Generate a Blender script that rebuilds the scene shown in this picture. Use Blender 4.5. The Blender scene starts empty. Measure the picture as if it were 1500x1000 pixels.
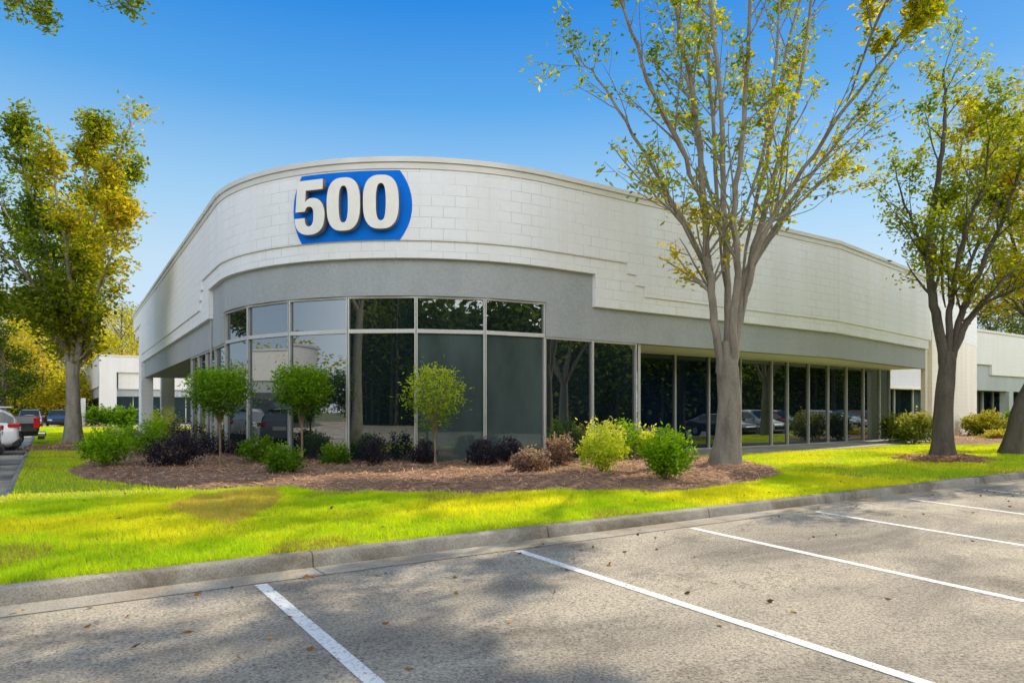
import bpy, bmesh, math, random
import numpy as np
from mathutils import Vector, Matrix
random.seed(7); rng = np.random.default_rng(11)
scene = bpy.context.scene
COL = scene.collection
R = math.radians
YAW = math.atan2(0.554, 0.832)
CY, SY = math.cos(YAW), math.sin(YAW)
F, CX, HOR, EYE = 1025.0, 750.0, 602.0, 1.55

# ------------------------------------------------------------------ survey helpers (photo measurement -> world point)
def uv_of(X, Y): return (CY*X + SY*Y, -SY*X + CY*Y)
def atD(px, py, D):
    X = (px-CX)*D/F; u, v = uv_of(X, D)
    return Vector((u, v, EYE+(HOR-py)*D/F))
def at(px, py, z=0.2):
    D = F*(EYE-z)/(py-HOR); return atD(px, py, D)

# ------------------------------------------------------------------ object helpers
def link(o, parent=None):
    COL.objects.link(o)
    if parent: o.parent = parent
    return o
def tag(o, label=None, cat=None, group=None, kind=None):
    if label: o['label'] = label
    if cat: o['category'] = cat
    if group: o['group'] = group
    if kind: o['kind'] = kind
    return o
def empty(name, loc=(0, 0, 0), rz=0, parent=None):
    o = bpy.data.objects.new(name, None); o.empty_display_size = .2
    o.location = loc; o.rotation_euler = (0, 0, rz)
    return link(o, parent)
def mesh_obj(name, V, Fs, mat, parent=None, smooth=False, uv=None, local=True):
    """V world/local verts, Fs list of faces; verts are given in the parent's space"""
    me = bpy.data.meshes.new(name)
    me.from_pydata([tuple(v) for v in V], [], [tuple(f) for f in Fs])
    if uv is not None:
        l = me.uv_layers.new(name='UVMap')
        for i, lp in enumerate(me.loops): l.data[i].uv = uv[lp.vertex_index]
    me.materials.append(mat)
    if smooth: me.shade_smooth()
    me.update()
    return link(bpy.data.objects.new(name, me), parent)
def np_mesh(name, V, T, mat, parent=None, col=None, smooth=False, quads=False):
    me = bpy.data.meshes.new(name)
    V = np.asarray(V, dtype=np.float32); T = np.asarray(T, dtype=np.int32)
    n = T.shape[1]
    me.vertices.add(len(V)); me.vertices.foreach_set('co', V.ravel())
    me.loops.add(T.size); me.loops.foreach_set('vertex_index', T.ravel())
    me.polygons.add(len(T)); me.polygons.foreach_set('loop_start', np.arange(0, T.size, n, dtype=np.int32))
    me.update(calc_edges=True)
    if col is not None:
        a = me.color_attributes.new('Col', 'FLOAT_COLOR', 'POINT')
        c = np.ones((len(V), 4), dtype=np.float32); c[:, :3] = col
        a.data.foreach_set('color', c.ravel())
    if smooth: me.polygons.foreach_set('use_smooth', np.ones(len(T), dtype=bool))
    me.materials.append(mat); me.validate(); me.update()
    return link(bpy.data.objects.new(name, me), parent)
class MB:
    def __init__(s): s.V = []; s.F = []
    def box(s, x0, x1, y0, y1, z0, z1):
        b = len(s.V)
        s.V += [(x0,y0,z0),(x1,y0,z0),(x1,y1,z0),(x0,y1,z0),(x0,y0,z1),(x1,y0,z1),(x1,y1,z1),(x0,y1,z1)]
        s.F += [[b+i for i in f] for f in ((3,2,1,0),(4,5,6,7),(0,1,5,4),(1,2,6,5),(2,3,7,6),(3,0,4,7))]
        return s
    def obox(s, p, q, n, d0, d1, z0, z1):
        """box along ground segment p->q, from offset d0 to d1 along n"""
        b = len(s.V)
        for z in (z0, z1):
            for (a, d) in ((p, d1), (q, d1), (q, d0), (p, d0)):
                s.V.append((a[0]+n[0]*d, a[1]+n[1]*d, z))
        s.F += [[b+i for i in f] for f in ((3,2,1,0),(4,5,6,7),(0,1,5,4),(1,2,6,5),(2,3,7,6),(3,0,4,7))]
        return s
    def quad(s, a, b, c, d):
        k = len(s.V); s.V += [tuple(a), tuple(b), tuple(c), tuple(d)]; s.F.append([k, k+1, k+2, k+3]); return s
    def cyl(s, p, q, r0, r1, n=12, caps=True):
        p, q = Vector(p), Vector(q); d = (q-p).normalized()
        a = d.orthogonal().normalized(); b = d.cross(a); k = len(s.V)
        for (c, r) in ((p, r0), (q, r1)):
            for i in range(n):
                t = 2*math.pi*i/n; s.V.append(tuple(c+a*(r*math.cos(t))+b*(r*math.sin(t))))
        for i in range(n): s.F.append([k+i, k+(i+1) % n, k+n+(i+1) % n, k+n+i])
        if caps: s.F.append([k+i for i in reversed(range(n))]); s.F.append([k+n+i for i in range(n)])
        return s
    def build(s, name, mat, parent=None, smooth=False): return mesh_obj(name, s.V, s.F, mat, parent, smooth)
def bevel(o, w=.01, seg=2):
    m = o.modifiers.new('bevel', 'BEVEL'); m.width = w; m.segments = seg; m.limit_method = 'ANGLE'; return o

# ------------------------------------------------------------------ materials
def new_mat(name):
    m = bpy.data.materials.new(name); m.use_nodes = True
    nt = m.node_tree; b = nt.nodes['Principled BSDF']
    return m, nt, b
def N(nt, t, **kw):
    n = nt.nodes.new(t)
    for k, v in kw.items():
        if k.startswith('i_'):
            key = k[2:]; key = int(key) if key.isdigit() else key.replace('_', ' ')
            n.inputs[key].default_value = v
        else: setattr(n, k, v)
    return n
def c4(c): return (c[0], c[1], c[2], 1)
def ramp(nt, fac, stops):
    r = nt.nodes.new('ShaderNodeValToRGB'); e = r.color_ramp.elements
    while len(e) < len(stops): e.new(.5)
    for el, (p, c) in zip(e, stops): el.position = p; el.color = c4(c) if not isinstance(c, float) else (c, c, c, 1)
    nt.links.new(fac, r.inputs['Fac']); return r.outputs['Color']
def mixc(nt, a, b, fac, mode='MIX'):
    m = nt.nodes.new('ShaderNodeMix'); m.data_type = 'RGBA'; m.blend_type = mode
    for sock, v in ((m.inputs[0], fac), (m.inputs[6], a), (m.inputs[7], b)):
        if hasattr(v, 'is_output'): nt.links.new(v, sock)
        else: sock.default_value = v if not isinstance(v, tuple) else c4(v)
    return m.outputs[2]
def noise(nt, scale, detail=4, rough=.6, vec=None, dist=0):
    n = N(nt, 'ShaderNodeTexNoise', i_Scale=scale, i_Detail=detail, i_Roughness=rough, i_Distortion=dist)
    if vec is not None: nt.links.new(vec, n.inputs['Vector'])
    return n.outputs['Fac']
def objco(nt): return nt.nodes.new('ShaderNodeTexCoord').outputs['Object']
def geoco(nt): return nt.nodes.new('ShaderNodeNewGeometry').outputs['Position']
def mapping(nt, vec, scale=(1, 1, 1)):
    m = N(nt, 'ShaderNodeMapping'); m.inputs['Scale'].default_value = scale
    nt.links.new(vec, m.inputs['Vector']); return m.outputs['Vector']
def bump(nt, b, h, strength=.3, dist=.01):
    n = N(nt, 'ShaderNodeBump', i_Strength=strength, i_Distance=dist)
    nt.links.new(h, n.inputs['Height']); nt.links.new(n.outputs['Normal'], b.inputs['Normal'])
def simple(name, col, rough=.6, metal=0, var=.12, scale=3, bmp=0, bscale=60, coat=0):
    m, nt, b = new_mat(name)
    g = geoco(nt); f = noise(nt, scale, 5, .6, g)
    dark = tuple(c*(1-var) for c in col); lite = tuple(min(1, c*(1+var)) for c in col)
    nt.links.new(ramp(nt, f, [(.3, dark), (.7, lite)]), b.inputs['Base Color'])
    b.inputs['Roughness'].default_value = rough; b.inputs['Metallic'].default_value = metal
    if coat: b.inputs['Coat Weight'].default_value = coat; b.inputs['Coat Roughness'].default_value = .04
    if bmp: bump(nt, b, noise(nt, bscale, 4, .6, g), bmp, .01)
    return m
M = {}
def wall_block(name, col, bw=.61, bh=.305, joint=.6, stain=1.0):
    m, nt, b = new_mat(name)
    uv = nt.nodes.new('ShaderNodeTexCoord').outputs['UV']
    br = N(nt, 'ShaderNodeTexBrick', offset=.5)
    nt.links.new(uv, br.inputs['Vector'])
    br.inputs['Color1'].default_value = (.965, .965, .965, 1); br.inputs['Color2'].default_value = (1, 1, 1, 1)
    br.inputs['Mortar'].default_value = (1-joint*.55,)*3+(1,)
    br.inputs['Scale'].default_value = 1; br.inputs['Mortar Size'].default_value = .007
    br.inputs['Mortar Smooth'].default_value = .4; br.inputs['Bias'].default_value = .4
    br.inputs['Brick Width'].default_value = bw; br.inputs['Row Height'].default_value = bh
    g = geoco(nt)
    # broken up joints: paint fills them in places
    fill = ramp(nt, noise(nt, .9, 4, .65, g), [(.4, 0.15), (.62, 1.0)])
    blk = mixc(nt, (.97, .97, .97), br.outputs['Color'], fill)
    streak = noise(nt, 1.0, 5, .65, mapping(nt, g, (1.6, 1.6, .12)))
    st = ramp(nt, streak, [(.36, tuple(1-.13*stain*k for k in (.7, .9, 1.25))), (.6, (1, 1, 1))])
    fine = ramp(nt, noise(nt, 7, 6, .7, g), [(.3, (.95, .95, .95)), (.7, (1, 1, 1))])
    c = mixc(nt, c4(col)[:3], blk, 1.0, 'MULTIPLY'); c = mixc(nt, c, st, 1.0, 'MULTIPLY'); c = mixc(nt, c, fine, 1.0, 'MULTIPLY')
    nt.links.new(c, b.inputs['Base Color']); b.inputs['Roughness'].default_value = .75
    h = N(nt, 'ShaderNodeMath', operation='MULTIPLY_ADD'); h.inputs[1].default_value = .25
    nt.links.new(noise(nt, 45, 4, .6, g), h.inputs[0])
    r2 = nt.nodes.new('ShaderNodeRGBToBW'); nt.links.new(br.outputs['Color'], r2.inputs[0]); nt.links.new(r2.outputs[0], h.inputs[2])
    bump(nt, b, h.outputs[0], .35, .012)
    return m
M['white'] = wall_block('painted_block_white', (.82, .845, .865), .56, .275, .75, .5)
M['sunlit_white'] = wall_block('painted_block_sunlit', (.86, .82, .73), .41, .2035, .5)  # warm bright tone puts the grazing sun into the pier block colour
M['far_white'] = wall_block('painted_block_far', (.70, .70, .68), .61, .305, .3, .5)
def stucco(name, col):
    m, nt, b = new_mat(name); g = geoco(nt)
    big = ramp(nt, noise(nt, 1.2, 5, .65, mapping(nt, g, (1, 1, .35))), [(.3, tuple(c*.9 for c in col)), (.7, tuple(c*1.06 for c in col))])
    fl = ramp(nt, noise(nt, 14, 5, .7, g, .6), [(.42, (.92, .92, .93)), (.62, (1.05, 1.05, 1.05))])
    nt.links.new(mixc(nt, big, fl, 1., 'MULTIPLY'), b.inputs['Base Color']); b.inputs['Roughness'].default_value = .8
    bump(nt, b, noise(nt, 26, 5, .7, g, .5), .5, .02); return m
M['grey'] = stucco('grey_stucco', (.36, .39, .40))
M['soffit'] = simple('soffit_paint', (.86, .82, .70), .8, 0, .05, 2, .1)
M['coping'] = simple('coping_metal', (.62, .61, .57), .45, .1, .06, 1.5)
M['alu'] = simple('aluminium_frame', (.50, .50, .475), .4, .35, .06, 4)
M['roof'] = simple('roof_gravel', (.35, .34, .32), .9, 0, .2, 20)
M['blue'] = simple('blue_sign_paint', (.002, .165, .72), .6, 0, .08, 2, .15)
M['blue'].node_tree.nodes['Principled BSDF'].inputs['Specular IOR Level'].default_value = .08
M['letter'] = simple('letter_face', (.80, .78, .72), .5, 0, .04, 3)
M['letter_side_shade'] = simple('letter_return_shade', (.20, .20, .20), .5, 0, .1, 3)  # dark grey paints in the shade on the digits' side faces
M['conduit'] = simple('conduit_grey', (.33, .34, .34), .5, .2)
def glass(name, diff, tint=(.75, .85, .88), ior=2.3):
    m = bpy.data.materials.new(name); m.use_nodes = True; nt = m.node_tree; nt.nodes.clear()
    out = N(nt, 'ShaderNodeOutputMaterial'); g = geoco(nt)
    d = N(nt, 'ShaderNodeBsdfDiffuse')
    nt.links.new(ramp(nt, noise(nt, .9, 4, .55, mapping(nt, g, (1, 1, .4))), [(.3, tuple(c*.6 for c in diff)), (.7, tuple(c*1.35 for c in diff))]), d.inputs['Color'])
    gl = N(nt, 'ShaderNodeBsdfGlossy'); gl.inputs['Color'].default_value = c4(tint); gl.inputs['Roughness'].default_value = .004
    bp = N(nt, 'ShaderNodeBump', i_Strength=.02, i_Distance=.05)
    nt.links.new(noise(nt, .8, 2, .4, g), bp.inputs['Height']); nt.links.new(bp.outputs[0], gl.inputs['Normal'])
    fr = N(nt, 'ShaderNodeFresnel', i_IOR=ior); mx = N(nt, 'ShaderNodeMixShader')
    nt.links.new(fr.outputs[0], mx.inputs[0]); nt.links.new(d.outputs[0], mx.inputs[1]); nt.links.new(gl.outputs[0], mx.inputs[2])
    nt.links.new(mx.outputs[0], out.inputs['Surface']); return m
M['glass_dark'] = glass('tinted_glass_dark', (.008, .014, .017), (.85, .93, .95), 2.7)
M['glass_blue'] = glass('tinted_glass_blue', (.004, .010, .024), (.65, .78, .9), 2.0)
M['glass_blind'] = glass('tinted_glass_blind', (.062, .088, .086), (.7, .8, .8), 1.9)
M['glass_left'] = glass('tinted_glass_reflective', (.012, .016, .02), (.85, .9, .95), 3.4)

def asphalt():
    m, nt, b = new_mat('asphalt_worn'); g = geoco(nt)
    agg = ramp(nt, noise(nt, 42, 7, .8, g), [(.37, (.10, .09, .078)), (.46, (.41, .355, .28)), (.64, (.76, .67, .54))])
    patch = ramp(nt, noise(nt, .55, 6, .62, mapping(nt, g, (.55, 1.3, 1)), .6), [(.34, (.52, .52, .53)), (.60, (1.08, 1.07, 1.03))])
    c = mixc(nt, agg, patch, 1., 'MULTIPLY')
    v = N(nt, 'ShaderNodeTexVoronoi', feature='DISTANCE_TO_EDGE', i_Scale=.9)
    dn = N(nt, 'ShaderNodeTexNoise', i_Scale=3.0, i_Detail=5)
    nt.links.new(g, dn.inputs['Vector'])
    add = N(nt, 'ShaderNodeVectorMath', operation='ADD'); nt.links.new(g, add.inputs[0]); nt.links.new(dn.outputs['Color'], add.inputs[1])
    nt.links.new(add.outputs[0], v.inputs['Vector'])
    crack = ramp(nt, v.outputs['Distance'], [(0.0, (.45, .45, .45)), (.012, (1, 1, 1))])
    where = ramp(nt, noise(nt, .35, 3, .5, g), [(.5, 0.0), (.58, 1.0)])
    c2 = mixc(nt, c, crack, where, 'MULTIPLY')
    oil = ramp(nt, noise(nt, 1.1, 4, .55, g), [(.58, (1, 1, 1)), (.74, (.52, .51, .50))])
    nt.links.new(mixc(nt, c2, oil, .8, 'MULTIPLY'), b.inputs['Base Color']); b.inputs['Roughness'].default_value = .9
    bump(nt, b, noise(nt, 48, 6, .75, g), 1.0, .02); return m
M['asphalt'] = asphalt()
def concrete(name, col, joints=0, dirt=(.55, .5, .42)):
    m, nt, b = new_mat(name); g = geoco(nt)
    base = ramp(nt, noise(nt, 2.2, 6, .7, g), [(.3, tuple(c*.72 for c in col)), (.7, tuple(c*1.12 for c in col))])
    sp = ramp(nt, noise(nt, 60, 5, .7, g), [(.36, (.62, .61, .58)), (.55, (1.03, 1.03, 1.03))])
    c = mixc(nt, base, sp, 1., 'MULTIPLY')
    dt = ramp(nt, noise(nt, .8, 5, .7, g, 1), [(.45, (1, 1, 1)), (.62, dirt)])
    c = mixc(nt, c, dt, .8, 'MULTIPLY')
    if joints:
        x = N(nt, 'ShaderNodeSeparateXYZ'); nt.links.new(g, x.inputs[0])
        a = N(nt, 'ShaderNodeMath', operation='ADD'); a.inputs[1].default_value = 50-.0
        nt.links.new(x.outputs[0], a.inputs[0])
        md = N(nt, 'ShaderNodeMath', operation='PINGPONG'); md.inputs[1].default_value = joints/2
        nt.links.new(a.outputs[0], md.inputs[0])
        j = ramp(nt, md.outputs[0], [(0, (.2, .19, .18)), (.014, (1, 1, 1))])
        c = mixc(nt, c, j, 1., 'MULTIPLY')
    nt.links.new(c, b.inputs['Base Color']); b.inputs['Roughness'].default_value = .88
    bump(nt, b, noise(nt, 50, 5, .7, g), .6, .01); return m
M['kerb'] = concrete('kerb_concrete', (.41, .375, .31), 2.9, (.45, .41, .34))
M['gutter'] = concrete('gutter_concrete', (.44, .40, .33), 2.9, (.8, .68, .52))
M['walk'] = concrete('walk_concrete', (.48, .46, .41), 1.5)
def paint_line():
    m, nt, b = new_mat('line_paint'); g = geoco(nt)
    w = ramp(nt, noise(nt, 26, 8, .8, g), [(.40, (.36, .33, .28)), (.47, (.82, .81, .78))])
    nt.links.new(w, b.inputs['Base Color']); b.inputs['Roughness'].default_value = .75
    bump(nt, b, noise(nt, 55, 5, .7, g), .5, .01); return m
M['line'] = paint_line()
def soil(name, a, bcol, scale=6):
    m, nt, b = new_mat(name); g = geoco(nt)
    f = noise(nt, scale, 8, .75, g); nt.links.new(ramp(nt, f, [(.35, a), (.65, bcol)]), b.inputs['Base Color'])
    b.inputs['Roughness'].default_value = .95; bump(nt, b, noise(nt, 30, 6, .75, g), 1., .03); return m
M['lawn'] = soil('lawn_turf', (.24, .33, .010), (.42, .48, .016), 5)
M['ground'] = soil('forest_floor', (.10, .11, .04), (.16, .17, .06), 1.5)
M['mulch'] = soil('mulch', (.14, .075, .045), (.42, .25, .15), 9)
M['wood_shade'] = soil('wood_painted_shade', (.008, .016, .004), (.03, .05, .010), .6)  # near-black green for sheets standing in for shade inside the wood
def leafmat(name, trans=.35, rough=.55, gain=1.0):
    m = bpy.data.materials.new(name); m.use_nodes = True; nt = m.node_tree; nt.nodes.clear()
    out = N(nt, 'ShaderNodeOutputMaterial'); a = N(nt, 'ShaderNodeVertexColor', layer_name='Col')
    col = a.outputs['Color']
    d = N(nt, 'ShaderNodeBsdfPrincipled'); d.inputs['Roughness'].default_value = rough; d.inputs['Specular IOR Level'].default_value = .08
    t = N(nt, 'ShaderNodeBsdfTranslucent'); mx = N(nt, 'ShaderNodeMixShader'); mx.inputs[0].default_value = trans
    nt.links.new(col, d.inputs['Base Color'])
    nt.links.new(mixc(nt, col, (1.5, 1.4, .6), 1., 'MULTIPLY'), t.inputs['Color'])
    nt.links.new(d.outputs[0], mx.inputs[1]); nt.links.new(t.outputs[0], mx.inputs[2]); nt.links.new(mx.outputs[0], out.inputs['Surface'])
    return m
M['leaf'] = leafmat('leaf', .55)
M['shrub'] = leafmat('shrub_leaf', .45)
M['blade'] = leafmat('grass_blade', .45, .6)
M['straw'] = leafmat('pine_straw', .0, .8)
def bark(name, col, s=1):
    m, nt, b = new_mat(name); g = geoco(nt)
    f = noise(nt, 3.5*s, 7, .72, mapping(nt, g, (1, 1, .3)), .4)
    c = ramp(nt, f, [(.28, tuple(k*.5 for k in col)), (.5, tuple(k*.95 for k in col)), (.72, tuple(k*1.3 for k in col))])
    l = ramp(nt, noise(nt, 30*s, 3, .6, mapping(nt, g, (1, 1, 3.2))), [(.56, (1, 1, 1)), (.66, (.62, .60, .57))])
    li = ramp(nt, noise(nt, 9*s, 5, .7, g), [(.60, (1, 1, 1)), (.70, (1.35, 1.38, 1.32))])
    c = mixc(nt, mixc(nt, c, l, 1., 'MULTIPLY'), li, 1., 'MULTIPLY')
    nt.links.new(c, b.inputs['Base Color']); b.inputs['Roughness'].default_value = .88; b.inputs['Specular IOR Level'].default_value = .2
    bump(nt, b, noise(nt, 14*s, 7, .75, mapping(nt, g, (1, 1, .55))), .9, .04); return m
M['bark_backlit'] = bark('zelkova_bark_backlit', (.125, .108, .088))  # bark darkened to put the right trunks' backlit shade into its colour
M['bark'] = bark('zelkova_bark', (.29, .26, .21)); M['bark_dark'] = bark('dark_bark', (.15, .125, .10))
M['stem'] = bark('shrub_stem', (.30, .22, .13), 4)
M['black'] = simple('black_plastic', (.012, .012, .013), .5)
M['tyre'] = simple('tyre_rubber', (.02, .02, .021), .85)
M['rim'] = simple('alloy_rim', (.5, .5, .52), .3, .9)
M['red_lens'] = simple('red_lens', (.55, .012, .012), .15, 0, .05, 5, coat=1)
M['clear_lens'] = simple('clear_lens', (.75, .77, .8), .12, .3, .05, 5, coat=1)
M['car_glass'] = glass('car_glass', (.012, .015, .018), (.8, .88, .92), 1.7)
M['chrome'] = simple('chrome', (.75, .75, .76), .15, 1.0, .03)
def paint(name, col): return simple(name, col, .32, 0, .02, 1, coat=1)
M['p_white'] = paint('paint_white', (.78, .78, .78)); M['p_black'] = paint('paint_black', (.012, .014, .018))
M['p_grey'] = paint('paint_grey', (.20, .21, .22)); M['p_blue'] = paint('paint_blue', (.02, .05, .12))
M['p_red'] = paint('paint_red', (.28, .012, .03)); M['p_silver'] = paint('paint_silver', (.5, .52, .53))

# ------------------------------------------------------------------ camera, sky, sun
cam = bpy.data.cameras.new('camera'); co = link(bpy.data.objects.new('camera', cam))
co.location = (0, 0, EYE); co.rotation_euler = (R(90), 0, -YAW)
cam.sensor_width = 36; cam.lens = F/1500*36; cam.shift_y = (HOR-500)/1500; cam.clip_end = 6000; cam.clip_start = .05
scene.camera = co
SAZ, SEL = R(7.5), R(42)       # sun bearing measured from +x, and elevation
S = Vector((math.cos(SEL)*math.cos(SAZ), math.cos(SEL)*math.sin(SAZ), math.sin(SEL)))
sun = bpy.data.lights.new('sun', 'SUN'); so = link(bpy.data.objects.new('sun', sun))
sun.energy = 5.0; sun.angle = R(.55); sun.color = (1.0, .88, .68)
so.rotation_euler = S.to_track_quat('Z', 'Y').to_euler(); so.location = S*80
w = bpy.data.worlds.new('World'); scene.world = w; w.use_nodes = True; nt = w.node_tree
bg = nt.nodes['Background']; sky = N(nt, 'ShaderNodeTexSky', sky_type='NISHITA'); sky.sun_disc = False
sky.sun_elevation = SEL; sky.sun_rotation = R(90)-SAZ
sky.air_density = 1.0; sky.dust_density = .6; sky.ozone_density = 2.0; sky.altitude = 100
hs = N(nt, 'ShaderNodeHueSaturation'); hs.inputs['Saturation'].default_value = 1.2
nt.links.new(sky.outputs[0], hs.inputs['Color'])
wd_ = N(nt, 'ShaderNodeTexCoord').outputs['Generated']
sx = N(nt, 'ShaderNodeSeparateXYZ'); nt.links.new(wd_, sx.inputs[0])
KS = 1/.15
def kc(r, g, b): return (r*KS, g*KS, b*KS)
rp = ramp(nt, sx.outputs[2], [(0.0, (.74, .86, .95)), (.19, (.58, .775, .945)), (.28, (.376, .655, .92)), (.40, (.10, .395, .85)), (.51, (.012, .245, .77)), (.60, (.05, .26, .68)), (.78, (.16, .30, .56)), (1, (.22, .33, .54))])
gs = N(nt, 'ShaderNodeVectorMath', operation='SCALE'); gs.inputs['Scale'].default_value = KS; nt.links.new(rp, gs.inputs[0])
clear = mixc(nt, hs.outputs[0], gs.outputs[0], .92)
# bright cloud bank added behind the camera to fill the facade's shade
dt = N(nt, 'ShaderNodeVectorMath', operation='DOT_PRODUCT'); nt.links.new(wd_, dt.inputs[0]); dt.inputs[1].default_value = (-.12, -.99, .0)
side = N(nt, 'ShaderNodeMapRange', interpolation_type='SMOOTHSTEP'); nt.links.new(dt.outputs['Value'], side.inputs[0]); side.inputs[1].default_value = .08; side.inputs[2].default_value = .55
cn = noise(nt, 2.6, 7, .58, mapping(nt, wd_, (1, 1, 2.2)), .25)
cm = ramp(nt, cn, [(.38, 0.0), (.52, 1.0)])
low = N(nt, 'ShaderNodeMapRange', interpolation_type='SMOOTHSTEP'); nt.links.new(sx.outputs[2], low.inputs[0]); low.inputs[1].default_value = .9; low.inputs[2].default_value = .5
cm2 = N(nt, 'ShaderNodeMath', operation='MULTIPLY'); nt.links.new(cm, cm2.inputs[0]); nt.links.new(low.outputs[0], cm2.inputs[1]); cm = cm2.outputs[0]
cmul = N(nt, 'ShaderNodeMath', operation='MULTIPLY'); nt.links.new(cm, cmul.inputs[0]); nt.links.new(side.outputs[0], cmul.inputs[1])
sky_c = mixc(nt, clear, kc(3.35, 3.3, 3.2), cmul.outputs[0])
nt.links.new(sky_c, bg.inputs['Color']); bg.inputs['Strength'].default_value = .15
scene.view_settings.view_transform = 'Standard'; scene.view_settings.look = 'None'; scene.view_settings.exposure = 0
scene.cycles.max_bounces = 8; scene.cycles.transparent_max_bounces = 8; scene.cycles.use_denoising = True
scene.cycles.sample_clamp_indirect = 6

# ------------------------------------------------------------------ setting: ground, lot, kerb, lawn, bed, walk
tag(mesh_obj('ground', [(-1500,-1500,-1.3),(1500,-1500,-1.3),(1500,1500,-1.3),(-1500,1500,-1.3)], [(0,1,2,3)], M['ground']), kind='structure')
def sm(t): t = np.clip(t, 0, 1); return t*t*(3-2*t)
def lot_z(u, v):
    s = .015+.015*sm((np.asarray(u)-3.5)/4.0)
    return -s*np.clip(6.5-np.asarray(v), 0, 14)
def sheet(name, us, vs, zf, mat, kind='structure'):
    U, Vv = np.meshgrid(us, vs); Z = zf(U, Vv)
    V = np.stack([U.ravel(), Vv.ravel(), Z.ravel()], 1); nu, nv = len(us), len(vs)
    i = np.arange(nu-1)[None, :]+np.arange(nv-1)[:, None]*nu; i = i.ravel()
    T = np.stack([i, i+1, i+1+nu, i+nu], 1)
    return tag(np_mesh(name, V, T, mat, smooth=True), kind=kind)
sheet('parking_lot', np.concatenate([[-90, -50, -20], np.arange(-8, 22, 1.), [25, 35, 60, 100]]), np.concatenate([[-70, -40, -20, -7.5], np.arange(-7, 8, .5), [12, 20, 40, 70, 130]]), lot_z, M['asphalt'])
for k in range(0, 12):
    u = 1.6+2.77*k
    vs = np.linspace(6.46-.02*k, .95, 24); V = []; Fq = []
    for i, v in enumerate(vs):
        for du in (-.055, .055): V.append((u+du, v, float(lot_z(u+du, v))+.004))
        if i: b = 2*i; Fq.append((b-2, b, b+1, b-1))
    tag(mesh_obj('parking_line', V, Fq, M['line']), kind='structure')
KL = [(-2.2,6.85),(-2.9,7.0),(-3.45,7.5),(-3.7,8.3),(-3.6,9.5),(-3.0,10.8),(-2.0,12.0),(-1.2,12.9),(-.78,13.6),(-.62,14.4),(-.62,30),(-.62,74)]
def smooth_path(pts, n=6):
    P = [Vector((p[0], p[1], 0)) for p in pts]; out = []
    for i in range(len(P)-1):
        a, b, c, d = P[max(0, i-1)], P[i], P[i+1], P[min(len(P)-1, i+2)]
        for k in range(n):
            t = k/n; out.append(.5*((2*b)+(c-a)*t+(2*a-5*b+4*c-d)*t*t+(3*b-a-3*c+d)*t**3))
    out.append(P[-1]); return out
kp = [Vector((72-2*i, 6.85, 0)) for i in range(37)]+smooth_path(KL[:10])+[Vector((-.62, 20+6*i, 0)) for i in range(10)]
kp = [p for i, p in enumerate(kp) if i == 0 or (p-kp[i-1]).length > .02]
def extrude_path(path, prof):
    """prof: list of (inward offset, z); inward = right of travel here (toward lawn)"""
    V = []; Fq = []; n = len(prof)
    for i, p in enumerate(path):
        d = (path[min(i+1, len(path)-1)]-path[max(i-1, 0)]).normalized(); q = Vector((d.y, -d.x, 0))
        for (o, z) in prof: V.append(tuple(p+q*o+Vector((0, 0, z))))
        if i:
            for k in range(n-1): a = (i-1)*n+k; Fq.append((a, a+1, a+1+n, a+n))
    return V, Fq
V, Fq = extrude_path(kp, [(-.004, -.02), (.0, .02), (.022, .118), (.035, .138), (.055, .147), (.15, .152), (.165, .145), (.17, .0)])
tag(mesh_obj('kerb', V, Fq, M['kerb'], smooth=True), kind='structure')
V, Fq = extrude_path([p for p in kp if p.x > -3.2 and p.y < 7.4], [(-.36, .006), (-.1, .005), (.0, .008)])
tag(mesh_obj('gutter', V, Fq, M['gutter']), kind='structure')
ul_p = [(p.x+.14, p.y+.14 if p.y < 7.2 else p.y) for p in kp if p.x < -2.0 or p.y > 7.5]
ul_v = np.array([6.98]+[p[1] for p in ul_p][1:]); ul_u = np.array([-2.2]+[p[0] for p in ul_p][1:])
oo = np.argsort(ul_v); ul_v = ul_v[oo]; ul_u = ul_u[oo]
def lawn_left(v): return np.interp(v, ul_v, ul_u)
def hash_noise(u, v, s):   # cheap smooth value noise
    u = np.asarray(u)*s; v = np.asarray(v)*s; iu = np.floor(u); iv = np.floor(v); fu = sm(u-iu); fv = sm(v-iv)
    h = lambda a, b: np.modf(np.abs(np.sin(a*127.1+b*311.7)*43758.5453))[0]
    return (h(iu, iv)*(1-fu)+h(iu+1, iv)*fu)*(1-fv)+(h(iu, iv+1)*(1-fu)+h(iu+1, iv+1)*fu)*fv
def lawn_z(u, v):
    v = np.asarray(v, float)
    z = .138+.05*sm((v-7.05)/4)
    return z+.03*(hash_noise(u, v, .9)-.5)*sm((v-7.0)/.8)+.012*(hash_noise(u, v, 3.1)-.5)*sm((v-7.0)/.5)
def bed_poly(pxs, z=.2): return np.array([[*at(px, py, z)[:2]] for px, py in pxs])
def pip(u, v, P):
    ins = np.zeros(np.shape(u), bool); n = len(P)
    for i in range(n):
        x0, y0 = P[i]; x1, y1 = P[(i+1) % n]
        if y0 == y1: continue
        c = ((y0 > v) != (y1 > v)) & (u < (x1-x0)*(v-y0)/(y1-y0)+x0); ins ^= c
    return ins
def edge_dist(u, v, P):
    d = np.full(np.shape(u), 1e9); n = len(P)
    for i in range(n):
        a = np.array(P[i]); b = np.array(P[(i+1) % n]); ab = b-a; L = max(1e-9, (ab**2).sum())
        t = np.clip(((u-a[0])*ab[0]+(v-a[1])*ab[1])/L, 0, 1)
        d = np.minimum(d, np.hypot(u-a[0]-t*ab[0], v-a[1]-t*ab[1]))
    return d
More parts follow.
